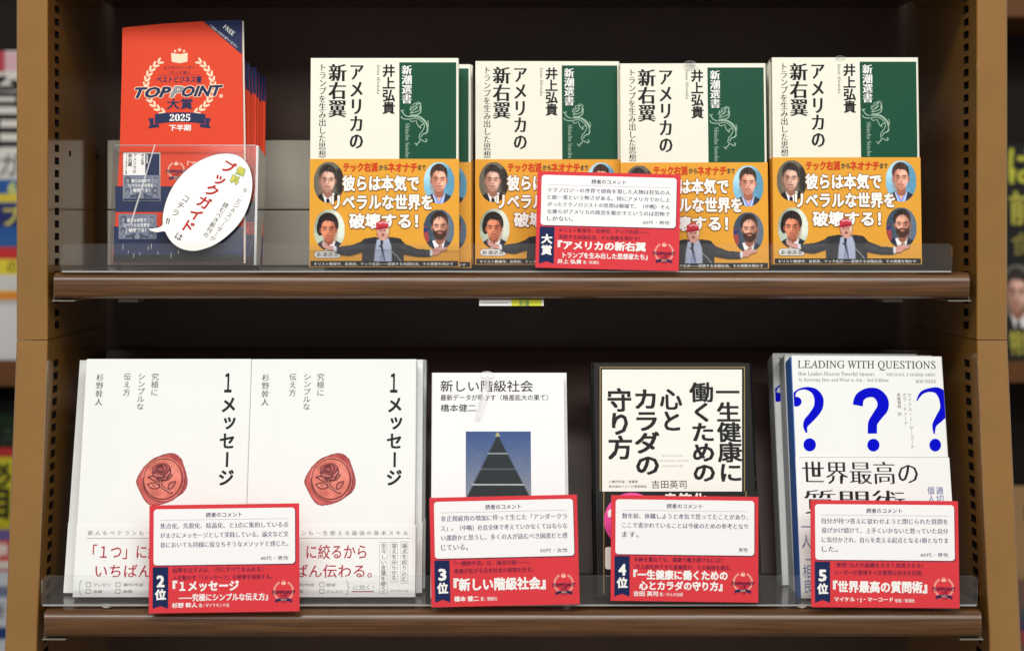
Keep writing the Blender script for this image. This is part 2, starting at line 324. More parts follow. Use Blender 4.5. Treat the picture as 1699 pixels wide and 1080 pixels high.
def portrait(kind):
    """a generic head and shoulders in an oval"""
    c = Canvas(66, 87)
    bgs = {0: (96, 92, 80), 1: (120, 178, 205), 2: (170, 182, 164), 3: (52, 68, 84)}
    c.C[:] = bgs[kind]
    if kind == 0: c.poly([(.72, .2), (1, .1), (1, .8), (.75, .75)], (44, 38, 36), .1)
    if kind == 1: c.ell(.2, .2, .5, .3, (160, 205, 224), soft=.8); c.ell(.9, .5, .3, .5, (84, 140, 170), soft=.8)
    if kind == 2: c.ell(.85, .35, .3, .4, (206, 214, 200), soft=.6); c.ell(.1, .2, .3, .3, (140, 150, 134), soft=.7)
    if kind == 3: c.poly([(0, .45), (.12, .4), (.2, .7), (.1, 1), (0, 1)], (150, 60, 60), .03); c.ell(.08, .5, .08, .06, (40, 50, 100)); c.ell(.75, .5, .4, .5, (84, 104, 124), soft=.8)
    c.k = 1.13; c.o = (.5, .42)
    hx = {0: .47, 1: .5, 2: .47, 3: .53}[kind]; hy = {0: .44, 1: .42, 2: .47, 3: .42}[kind]
    suit = {0: (24, 24, 28), 1: (38, 46, 66), 2: (30, 34, 48), 3: (34, 40, 54)}[kind]; shirt = {0: (232, 234, 238), 1: (118, 150, 224), 2: (222, 226, 236), 3: (236, 238, 244)}[kind]
    c.poly([(-.1, 1.1), (0, .86), (.3, .72), (.7, .72), (1, .84), (1.1, 1.1)], suit, .02)
    c.poly([(.33, .72), (.66, .72), (.64, .88), (.52, 1.05), (.4, .95)], shirt, .02)
    skin = {0: (206, 164, 146), 1: (222, 160, 138), 2: (204, 128, 96), 3: (206, 152, 130)}[kind]; dk = tuple(v*f for v, f in zip(skin, (.68, .58, .54))); lt = tuple(min(255, v*1.12) for v in skin)
    c.poly([(hx-.13, .6), (hx+.13, .6), (hx+.13, .76), (hx, .84), (hx-.12, .76)], dk, .03)
    hair = {0: (40, 34, 32), 1: (52, 36, 30), 2: (26, 20, 20), 3: (40, 28, 24)}[kind]
    c.ell(hx-.01, hy-.12, .245 if kind != 2 else .29, .215 if kind != 2 else .23, hair, soft=.08)
    if kind == 2: c.ell(hx-.23, hy-.02, .1, .16, hair, soft=.1); c.ell(hx+.2, hy-.08, .09, .12, hair, soft=.1)
    c.ell(hx-.215, hy+.03, .035, .055, dk, soft=.3); c.ell(hx+.215, hy+.03, .035, .055, dk, soft=.3)
    c.ell(hx, hy+.02, .20, .235, skin, soft=.08)
    sd = -1 if kind in (0, 1) else 1; c.ell(hx+sd*.15, hy+.05, .10, .24, dk, soft=1.0, amt=.6); c.ell(hx, hy+.21, .12, .05, dk, soft=1, amt=.5); c.ell(hx-.09, hy-.02, .07, .045, dk, soft=1, amt=.7); c.ell(hx+.09, hy-.02, .07, .045, dk, soft=1, amt=.7); c.ell(hx-sd*.05, hy-.1, .12, .07, lt, soft=.9, amt=.8); c.ell(hx-sd*.09, hy+.06, .06, .05, lt, soft=.9, amt=.8); c.ell(hx-sd*.01, hy+.04, .022, .06, lt, soft=.8, amt=.8)
    if kind == 3:
        c.poly([(hx-.2, hy+.03), (hx-.13, hy+.1), (hx, hy+.075), (hx+.13, hy+.1), (hx+.2, hy+.03), (hx+.18, hy+.2), (hx+.06, hy+.29), (hx-.08, hy+.29), (hx-.18, hy+.19)], (64, 42, 34), .03)
        c.ell(hx, hy+.135, .07, .02, (176, 110, 98), soft=.4)
    elif kind in (0, 2): c.poly([(hx-.2, hy-.14), (hx-.05, hy-.19), (hx+.2, hy-.15), (hx+.2, hy-.24), (hx-.2, hy-.26)], hair, .02)
    if kind == 1: c.poly([(hx-.2, hy-.15), (hx-.1, hy-.19), (hx+.14, hy-.17), (hx+.2, hy-.08), (hx+.22, hy-.24), (hx-.2, hy-.26)], hair, .02)
    for q_ in range(14):
        t_ = (q_*.618) % 1; x_ = hx-.2+.4*t_; c.line([(x_, hy-.17-.03*math.sin(q_)), (x_+.05-.1*t_, hy-.29+.06*abs(t_-.5))], .012, tuple(v*(1.9 if q_ % 2 else .5)+(12 if q_ % 2 else 0) for v in hair), .012, .5)
    for s_ in (-1, 1):
        c.line([(hx+s_*.14, hy-.045), (hx+s_*.045, hy-.04)], .02, hair, .012, .9); c.ell(hx+s_*.088, hy-.005, .035, .014, (236, 222, 214), soft=.6, amt=.35)
        c.ell(hx+s_*.088, hy-.003, .024, .012, (50, 34, 32), soft=.6, amt=.85); c.ell(hx+s_*.09, hy+.03, .05, .015, dk, soft=.8, amt=.5)
    c.line([(hx+.01, hy-.02), (hx+.03, hy+.07), (hx-.02, hy+.085)], .016, dk, .014, .85); c.ell(hx, hy+.09, .035, .012, dk, soft=.8, amt=.8)
    if kind != 3: c.line([(hx-.065, hy+.142), (hx, hy+.135), (hx+.065, hy+.145)], .022, (140, 64, 62), .014); c.line([(hx-.06, hy+.14), (hx+.06, hy+.14)], .007, (70, 24, 26), .01); c.ell(hx, hy+.2, .08, .03, dk, soft=.9, amt=.35)
    if kind == 0: c.poly([(.43, .84), (.52, .84), (.54, 1.02), (.4, 1.02)], (22, 26, 40), .01)
    if kind == 3: c.poly([(.49, .84), (.56, .84), (.57, 1.02), (.47, 1.02)], (130, 40, 52), .01)
    if kind == 1: c.poly([(.44, .8), (.5, .9), (.56, .8)], skin, .01)
    c.line([(.33, .74), (.45, .97)], .02, (245, 245, 250), .012, .8); c.line([(.66, .74), (.55, .95)], .02, (245, 245, 250), .012, .8)
    c.k = 1; c.C = np.clip(c.C*1.1+4, 0, 255); c.grain(8, 16); c.cut(); return c
def speaker_man():
    """half figure with a red cap and open arms, in coordinates of the lower part of the band"""
    c = Canvas(196, 72, (30, 30, 34), 0)
    X = lambda x: (x-145)/1185; Y = lambda y: (y-600)/392
    P = lambda L: [(X(x), Y(y)) for x, y in L]
    suit = (48, 48, 54)
    c.poly(P([(545, 785), (650, 765), (720, 800), (790, 765), (880, 780), (925, 830), (1040, 875), (1160, 885), (1175, 945), (1050, 950), (910, 925), (915, 995), (528, 995), (535, 905), (420, 940), (330, 930), (285, 905), (292, 860), (440, 840), (520, 810)]), suit, .02)
    c.poly(P([(300, 860), (440, 850), (540, 820), (560, 860), (430, 890), (300, 895)]), (66, 66, 74), .08, .8); c.poly(P([(900, 840), (1040, 890), (1160, 900), (1160, 925), (1030, 920), (900, 880)]), (66, 66, 72), .08, .8)
    c.poly(P([(668, 790), (775, 780), (800, 850), (805, 992), (640, 992), (650, 880)]), (178, 188, 214), .02)
    c.poly(P([(700, 800), (722, 800), (730, 860), (752, 992), (690, 992), (706, 860)]), (150, 160, 196), .02); c.poly(P([(700, 796), (725, 800), (718, 850), (742, 992), (700, 860)]), (30, 32, 44), .02)
    c.poly(P([(660, 690), (778, 680), (775, 760), (745, 798), (700, 798), (672, 765)]), (214, 158, 142), .02)
    c.ell(X(722), Y(700), 55/1185, 45/392, (222, 166, 148), soft=.15); c.ell(X(765), Y(705), 14/1185, 40/392, (226, 200, 170), soft=.3)
    c.poly(P([(655, 700), (660, 640), (700, 612), (745, 615), (772, 650), (770, 682), (715, 690)]), (206, 52, 68), .015); c.poly(P([(655, 700), (690, 672), (765, 668), (772, 685), (700, 700)]), (160, 34, 50), .015)
    c.line(P([(690, 640), (725, 632), (752, 640)]), .035, (236, 190, 196), .02, .9)
    c.line(P([(690, 712), (708, 708)]), .02, (90, 60, 56)); c.line(P([(728, 708), (746, 706)]), .02, (90, 60, 56)); c.ell(X(722), Y(748), 11/1185, 12/392, (130, 66, 66), soft=.5); c.line(P([(718, 712), (712, 730), (722, 734)]), .015, (170, 110, 98))
    for L in ([(150, 835), (215, 850), (285, 855), (292, 890), (230, 885), (180, 868)], [(1160, 890), (1210, 862), (1300, 870), (1320, 885), (1255, 905), (1230, 930), (1165, 935)]): c.poly(P(L), (222, 160, 146), .02)
    c.poly(P([(268, 850), (296, 850), (300, 900), (272, 900)]), (236, 238, 244), .015); c.poly(P([(1152, 878), (1176, 876), (1178, 938), (1156, 942)]), (236, 238, 244), .015)
    for L in ([(200, 850), (160, 822)], [(215, 855), (200, 818)], [(1240, 870), (1262, 845)], [(1255, 880), (1310, 862)], [(230, 880), (262, 888)]): c.line(P(L), .03, (226, 168, 152), .015)
    c.line(P([(700, 852), (760, 868), (830, 920), (885, 985)]), .014, (190, 194, 204), .01); c.line(P([(690, 850), (712, 856)]), .03, (26, 26, 28), .01)
    c.grain(8, 12); return c
def wax_seal():
    c = Canvas(112, 108, (222, 140, 124), 0)
    B = lambda x, y: ((x-150)/860, (y-135)/830)
    out = [B(*p) for p in [(160, 560), (210, 450), (300, 330), (400, 240), (520, 185), (640, 148), (770, 150), (860, 215), (915, 310), (960, 430), (995, 560), (990, 660), (930, 760), (800, 850), (660, 920), (540, 950), (400, 950), (310, 880), (240, 770), (170, 640)]]
    out = [tuple(p) for p in smooth_pts(out, True, 4)]
    c.poly(out, (204, 112, 108), .01); inn = [((x-.5)*.93+.5, (y-.5)*.93+.5) for x, y in out]; c.line(out+[out[0]], .016, (120, 58, 60), .012, .9, False); c.poly(inn, (214, 122, 114), .03)
    c.ell(*B(320, 560), .09, .3, (236, 160, 146), -10, .8, .8); c.ell(*B(810, 230), .14, .07, (176, 84, 84), 30, .9, .8); c.ell(*B(600, 890), .25, .05, (232, 140, 134), -8, .8, .8); c.ell(*B(940, 600), .05, .2, (170, 90, 96), 5, .9, .8)
    cx, cy = B(590, 545); ring = lambda k, dx=0, dy=0: [(cx+dx+k*.372*math.cos(t), cy+dy+k*.388*math.sin(t)) for t in np.linspace(0, 2*math.pi, 50)]
    c.line(ring(1.14), .012, (150, 66, 70), .015, .6, False); c.poly(ring(1.0), (238, 160, 140), .02); c.line(ring(1.0), .02, (84, 30, 40), .012, 1, False); c.line(ring(1.06, .012, .01), .012, (248, 196, 182), .012, .9, False); c.line(ring(1.09, .02, .01)[:26], .014, (104, 36, 44), .012, .9, False)
    c.ell(*B(450, 330), .14, .08, (200, 132, 108), 0, .9, .7); c.ell(*B(760, 420), .1, .16, (246, 178, 158), 0, .9, .8); c.ell(*B(480, 760), .12, .06, (214, 136, 118), 0, .9, .8)
    dk, md, lt = (74, 28, 40), (140, 72, 76), (250, 192, 172)
    ln = lambda P, w=.02, col=dk, a=1: c.line([B(*p) for p in P], w, col, .01, a)
    c.ell(*B(560, 420), .17, .145, (192, 112, 108), 0, .25)
    ln([(410, 420), (430, 350), (520, 310), (640, 310), (700, 370), (705, 460), (640, 540), (560, 560), (440, 510), (410, 440)], .02, md)
    ln([(500, 370), (540, 350), (590, 380), (560, 425), (500, 410), (470, 380), (500, 340), (580, 325)]); ln([(420, 440), (520, 480), (620, 470), (690, 400)]); ln([(440, 400), (490, 440), (600, 440), (650, 370), (620, 330)])
    ln([(460, 470), (560, 500), (660, 480), (700, 420)], .014, lt); ln([(500, 520), (560, 530), (620, 500)], .03, dk); ln([(700, 380), (712, 450), (660, 540)], .024, dk)
    ln([(345, 520), (430, 500), (470, 545), (540, 570), (500, 592), (420, 560), (350, 520)], .02, dk); ln([(400, 520), (470, 540)], .016, lt)
    ln([(740, 480), (700, 540), (640, 570), (575, 570)], .024, dk)
    ln([(572, 560), (575, 630), (600, 670), (750, 765)], .022, dk); ln([(548, 600), (552, 660), (600, 700), (735, 775), (752, 762)], .022, dk); ln([(560, 600), (565, 660), (620, 695), (735, 760)], .02, lt)
    ln([(340, 625), (390, 685), (450, 700), (520, 690), (545, 655), (500, 625), (430, 605), (345, 630)], .02, dk); ln([(390, 645), (450, 660), (500, 650)], .02, lt); ln([(420, 640), (470, 665)], .014, dk)
    ln([(800, 585), (720, 605), (690, 650), (690, 700), (750, 690), (790, 630), (800, 590)], .02, dk); ln([(770, 615), (715, 670)], .022, (196, 120, 108))
    c.grain(18, 10); c.C = c.C*np.array((.94, .79, .79)); return c
def pyramid_picture():
    c = Canvas(60, 60); c.C = np.array((58, 84, 140))*(1-c.Y[..., None])+np.array((140, 148, 158))*c.Y[..., None]
    c.poly([(.49, .05), (1.0, 1.02), (0.0, 1.02)], (34, 42, 46), .012); c.poly([(.492, .0), (.525, .075), (.455, .075)], (196, 190, 120), .012)
    for y, w in ((.33, .15), (.56, .27), (.80, .395)): c.line([(.49-w, y), (.49+w*1.0, y)], .011, (196, 210, 212), .008)
    c.grain(4, 10); return c

def wreath(S, cx, cy, r, parent, m_leaf, m_navy, full=True, dark=None, layer=1):
    k = Ink(S, m_leaf, layer)
    for sg in (-1, 1):
        for i in range(11):
            a = math.radians(-58+i*12.2); x, y = cx+sg*r*math.cos(a), cy+r*math.sin(a)
            for dr, tw in ((1, 38), (-1, -38)):
                t = math.atan2(-math.cos(a), sg*-math.sin(a)*-1)+math.radians(tw)*sg
                k.ell(x+dr*r*.045*sg*math.cos(a), y+dr*r*.045*math.sin(a), r*.115, r*.045, math.degrees(t), 10)
        k.line([(cx+sg*r*math.cos(math.radians(a)), cy+r*math.sin(math.radians(a))) for a in range(-60, 66, 14)], r*.03)
    k.poly([(cx-r*.24, cy-r*.98), (cx, cy-r*.93), (cx+r*.24, cy-r*.98), (cx+r*.22, cy-r*.68), (cx, cy-r*.63), (cx-r*.22, cy-r*.68)])
    st = []
    for i in range(10): a = math.radians(-90+36*i); q = r*.09 if i % 2 == 0 else r*.04; st.append((cx+q*math.cos(a), cy-r*1.08+q*math.sin(a)))
    k.poly(st)
    for sg in (-1, 1): k.ell(cx+sg*r*.13, cy-r*1.04, r*.035, r*.035, 0, 8)
    k.done('laurel_emblem', parent)
    n = Ink(S, m_navy, layer+1)
    b0, b1 = cy+r*.76, cy+r*1.05
    n.poly([(cx-r*.74, b0+r*.05), (cx-r*.37, b0), (cx+r*.37, b0), (cx+r*.74, b0+r*.05), (cx+r*.74, b1+r*.05), (cx+r*.37, b1), (cx-r*.37, b1), (cx-r*.74, b1+r*.05)])
    for sg in (-1, 1): n.poly([(cx+sg*r*.76, b0+r*.15), (cx+sg*r*.94, b0+r*.13), (cx+sg*r*.88, b0+r*.3), (cx+sg*r*.93, b1+r*.14), (cx+sg*r*.6, b1+r*.12), (cx+sg*r*.76, b1+r*.06)])
    n.done('emblem_ribbon', parent)
    txt(S, 'TOPPOINT', cx-r*1.28, cy-r*.05, cx+r*1.28, cy+r*.3, dark or m_navy, parent, 'b', layer=layer+4, shear=.3)
    txt(S, '大賞', cx-r*.36, cy+r*.36, cx+r*.36, cy+r*.66, dark or m_navy, parent, 'm', layer=layer+3)
    txt(S, serif('2025'), cx-r*.3, cy+r*.82, cx+r*.3, cy+r*1.0, m_leaf, parent, 'r', layer=layer+4)
    txt(S, '下半期', cx-r*.28, cy+r*1.12, cx+r*.28, cy+r*1.26, m_leaf if full else (dark or m_navy), parent, 'm', layer=layer+3)

# ------------------------------------------------------------------ setting
def struct(o): o['kind'] = 'structure'; return o
struct(box('floor', -4, 4, -4.5, 3.2, -.05, 0, M['floor']))
struct(box('far_wall', -4, 4, 3.0, 3.1, 0, 3.2, M['wall']))

# ------------------------------------------------------------------ bookcase: uprights, backs, boards
Xl, Xr = at(79, 475, 0).x, at(1621, 475, 0).x
Xlo, Xro = at(27, 475, 0).x, at(1672, 475, 0).x
DEP = .24
Zseam = at(100, 564, 0).z
zb_up, zb_lo = at(0, 452, 0).z, at(0, 1009, -.035).z          # tops of the two boards
SL = .0375/ (Zseam-at(0, 1080, -.037).z)                        # forward slope of the lower half
case = empty('bookcase', Matrix.Translation((0, 0, 0)), 'brown open bookcase with slotted ochre uprights and two walnut shelves of face-out books', 'bookcase')
Ztop, Zbot = CZ+.46, CZ-.62
holes_up = [at(94, y, .033).z for y in np.arange(-46, 560, 20.9)]
pitch = abs(holes_up[1]-holes_up[0])
slot_me = None
def slot_at(parent, x, y, z, sg):
    global slot_me
    if slot_me is None:
        v, f = boxvf(0, .004, -.0078, .0078, -.0032, .0032); slot_me = bpy.data.meshes.new('slot'); slot_me.from_pydata(v, [], [f[0], f[1], f[2], f[3], f[4]]); slot_me.materials.append(M['slot'])
    o = bpy.data.objects.new('slot', slot_me); link(o, parent); o.location = (x, y, z); o.scale = (sg, 1, 1)
def upright(xi, xo, sg, upper):
    """folded steel channel whose inner face is pierced by a row of slots; sg: direction from the inner face outwards"""
    z0, z1 = (Zseam+.0003, Ztop) if upper else (Zbot, Zseam-.0003)
    yf = (lambda z: 0.0) if upper else (lambda z: -(Zseam-z)*SL)
    V, Fc = [], []
    def q(*p): n = len(V); V.extend(p); Fc.append(tuple(range(n, n+len(p))))
    hz = [z for z in (holes_up if upper else [holes_up[0]-pitch*k for k in range(30, 80)]) if z0+.006 < z < z1-.006 and (upper or z < Zseam-.012)]
    off = .033; hw, hh = .0078, .0032; r = .0015
    zs = [z0, z1]+[z+s for z in hz for s in (-hh, hh)]; zs = sorted(zs)
    for a, b in zip(zs[:-1], zs[1:]):
        ya, yb = yf(a), yf(b); mid = (a+b)/2; hole = any(abs(mid-z) < hh for z in hz)
        q((xi, ya+r, a), (xi, ya+off-hw, a), (xi, yb+off-hw, b), (xi, yb+r, b))
        if not hole: q((xi, ya+off-hw, a), (xi, ya+off+hw, a), (xi, yb+off+hw, b), (xi, yb+off-hw, b))
        q((xi, ya+off+hw, a), (xi, DEP+.01, a), (xi, DEP+.01, b), (xi, yb+off+hw, b))
    for a, b in ((z0, z1),):
        ya, yb = yf(a), yf(b); xa = xi+sg*r
        q((xi, ya+r, a), (xi, yb+r, b), (xi+sg*.0005, yb+.0005, b), (xi+sg*.0005, ya+.0005, a)); q((xi+sg*.0005, ya+.0005, a), (xi+sg*.0005, yb+.0005, b), (xa, yb, b), (xa, ya, a))
        xb = xo-sg*r
        q((xa, ya, a), (xa, yb, b), (xb, yb, b), (xb, ya, a)); q((xb, ya, a), (xb, yb, b), (xo, yb+r, b), (xo, ya+r, a)); q((xo, ya+r, a), (xo, yb+r, b), (xo, DEP+.01, b), (xo, DEP+.01, a))
        q((xi, DEP+.01, a), (xi, DEP+.01, b), (xo, DEP+.01, b), (xo, DEP+.01, a))
    for z in (z0, z1): y = yf(z); q((xi, y+r, z), (xo, y+r, z), (xo, DEP+.01, z), (xi, DEP+.01, z))
    o = mesh('upright', V, Fc, M['case'], case)
    bm = bmesh.new(); bm.from_mesh(o.data); bmesh.ops.remove_doubles(bm, verts=bm.verts, dist=1e-6); bmesh.ops.recalc_face_normals(bm, faces=bm.faces); bm.to_mesh(o.data); bm.free()
    for z in hz: slot_at(o, xi, yf(z)+off, z, sg)
    return o
for up in (True, False):
    upright(Xl, Xlo, -1, up); upright(Xr, Xro, 1, up)
for (px, py, s) in ((116, 255, -1), (160, 261, -1)):
    Y = (789-px); Yd = D*( (VX-79)/(VX-px)) - D
    box('bolt_hole', Xl-.0002, Xl+.0004, Yd-.003, Yd+.003, CZ+(VY-py)/F*(D+Yd)-.0022, CZ+(VY-py)/F*(D+Yd)+.0022, M['slot'], case)
zbl = zb_lo-.023
box('back_panel', Xl-.02, Xr+.02, DEP, DEP+.006, zb_up-.005, Ztop, M['back'], case)
box('back_panel', Xl-.02, Xr+.02, DEP, DEP+.006, Zbot, zb_up-.0055, M['back'], case)
pz = at(0, 580, .2).z                                              # leaning backboard of the lower shelf
bb = prism_x('backboard', [(.200, pz), (.206, pz+.001), (.112, zb_lo+.0015), (.106, zb_lo+.0012)], at(178, 580, .2).x, at(1537, 580, .2).x, M['back'], case)
def nose(z, yb, yf, t=.0228, r=.0085):
    """rounded front of a board: outline in (y, z)"""
    P = [(yb, z-t), (yb, z)]; c = yf+r
    for k in range(9): a = math.radians(90+k*11.25); P.append((c+r*math.cos(a), z-r+r*math.sin(a)))
    for k in range(9): a = math.radians(180+k*11.25); P.append((c+r*math.cos(a), z-t+r+r*math.sin(a)))
    return P
def board(z, yf, x0, x1):
    b = prism_x('shelf_board', nose(z, DEP-.003, yf), x0, x1, M['board'], case, True)
    for x, sg in ((x0, 1), (x1, -1)):
        box('end_clip', min(x-.0025*sg, x+.017*sg), max(x-.0025*sg, x+.017*sg), yf+.004, yf+.04, z-.0248, z-.0238, M['steel'], b)
        box('end_clip', min(x-.003*sg, x-.0024*sg), max(x-.003*sg, x-.0024*sg), yf+.012, yf+.03, z-.0238, z-.004, M['steel'], b)
        box('shelf_pin', min(x+.045*sg, x+.062*sg), max(x+.045*sg, x+.062*sg), yf+.05, yf+.08, z-.0275, z-.0245, M['steel'], b)
    return b
bx0, bx1 = at(89, 475, -.006).x, at(1609, 475, -.006).x
board(zb_up, -.006, bx0, bx1)
board(zb_lo, -.046, at(73, 1030, -.046).x, at(1629, 1030, -.046).x)
board(zb_up+.281, -.006, bx0, bx1)

# ------------------------------------------------------------------ clear trays
def tray(z, ylip, x0, x1, ztop, yback, label):
    t = empty('acrylic_tray', Matrix.Translation(((x0+x1)/2, ylip, z)), label, 'display tray', 'clear acrylic trays along the shelf fronts')
    a, b = x0-(x0+x1)/2, x1-(x0+x1)/2; h = ztop-z
    S = Card(1, 1); r = .004; P = []
    for cx, cz, a0 in ((b-r, h-r, 90), (a+r, h-r, 180)):
        pass
    pts = [(a, .0)]+[(a+r-r*math.cos(math.radians(k*15)), h-r+r*math.sin(math.radians(k*15))) for k in range(7)]+[(b-r+r*math.sin(math.radians(k*15)), h-r+r*math.cos(math.radians(k*15))) for k in range(7)]+[(b, 0)]
    n = len(pts); V = [(x, 0, zz) for x, zz in pts]+[(x, .0016, zz) for x, zz in pts]
    o = mesh('lip', V, [tuple(range(n))[::-1], tuple(range(n, 2*n))], M['acr'], t)
    mesh('lip_edge', V, [(i, (i+1) % n, n+(i+1) % n, n+i) for i in range(n)], M['acre'], t)
    box('bent_foot', a+.001, b-.001, -.0003, .0019, -.0003, .0009, M['acre'], t)
    box('tray_floor', a, b, .0021, yback-ylip, .0002, .0014, M['acr'], t)
    return t
tray(zb_up+.0004, -.0045, at(101, 430, -.0045).x, at(1580, 430, -.0045).x, at(0, 404, -.0045).z, .16, 'clear acrylic tray with a low front lip along the upper shelf')
tl = tray(zb_lo+.0032, -.0385, at(69, 980, -.0385).x, at(1622, 980, -.0385).x, at(0, 955, -.0385).z, .10, 'clear acrylic tray with a low front lip along the lower shelf')
def foot(px):
    p = at(px, 1001, -.034); bm = bmesh.new(); bmesh.ops.create_uvsphere(bm, u_segments=20, v_segments=10, radius=.0045); me = bpy.data.meshes.new('foot'); bm.to_mesh(me); bm.free(); me.materials.append(M['pearl']); me.shade_smooth()
    o = link(bpy.data.objects.new('foot', me), tl); o.location = (p.x-tl.location.x, .004, -.0012); o.scale = (1, .8, .42)
M['pearl'] = mk('rubber_foot', (225, 220, 205), .2, .7)
foot(177); foot(1330)

# ------------------------------------------------------------------ books
def book(name, label, group, xl, xr, yb, yt, Yb, lean, thick, jm, spine='right', roll=0, sm=None, pm=None, wob=0):
    Mx = frame(xl, yb, Yb, lean, roll); S = Surf(Mx, -.0004)
    w = at(xr, yb, Yb).x-at(xl, yb, Yb).x
    k = (VY-yt)/F; Lr = math.radians(lean); Z0 = at(xl, yb, Yb).z-CZ
    h = (k*(D+Yb)-Z0)/(math.cos(Lr)-k*math.sin(Lr))
    root = empty(name, Mx, label, 'book', group)
    # jacket: front sheet, rounded spine, back sheet (profile in x,y extruded up)
    t, r = thick, .0016
    out = [(0, -.0004)] + [(w-r+r*math.sin(math.radians(a)), r-.0004-r*math.cos(math.radians(a))) for a in range(0, 91, 18)] + [(w-r+r*math.cos(math.radians(a)), t-r+r*math.sin(math.radians(a))) for a in range(0, 91, 18)] + [(0, t)]
    inn = [(0, t-.0006), (w-.0012, t-.0006), (w-.0006, t-.0012), (w-.0006, .001), (w-.0012, .0003), (0, .0002)]
    prof = out+inn
    if spine == 'left': prof = [(w-x, y) for x, y in prof][::-1]
    n = len(prof); V = [(x, y, 0) for x, y in prof]+[(x, y, h) for x, y in prof]
    bm = bmesh.new(); vs = [bm.verts.new(v) for v in V]
    for i in range(n): bm.faces.new((vs[i], vs[(i+1) % n], vs[n+(i+1) % n], vs[n+i]))
    bm.faces.new(vs[:n][::-1]); bm.faces.new(vs[n:]); bmesh.ops.triangulate(bm, faces=[f for f in bm.faces if len(f.verts) > 4]); bmesh.ops.recalc_face_normals(bm, faces=bm.faces)
    me = bpy.data.meshes.new('dust_jacket'); bm.to_mesh(me); bm.free(); me.materials.append(jm); jk = link(bpy.data.objects.new('dust_jacket', me), root)
    a, b = (.0015, w-.001) if spine == 'right' else (.001, w-.0015)
    box('page_block', a, b, .0005, t-.0009, .0015, h-.0015, pm or M['page'], root)
    return root, S, jk, w, h
def band(root, w, t, z0, z1, mat, name='paper_band', spine_wrap=True):
    """paper strip round the foot of a book"""
    e = .00035
    return box(name, -e, w+e, -.0004-e, t+e, z0, z1, mat, root)

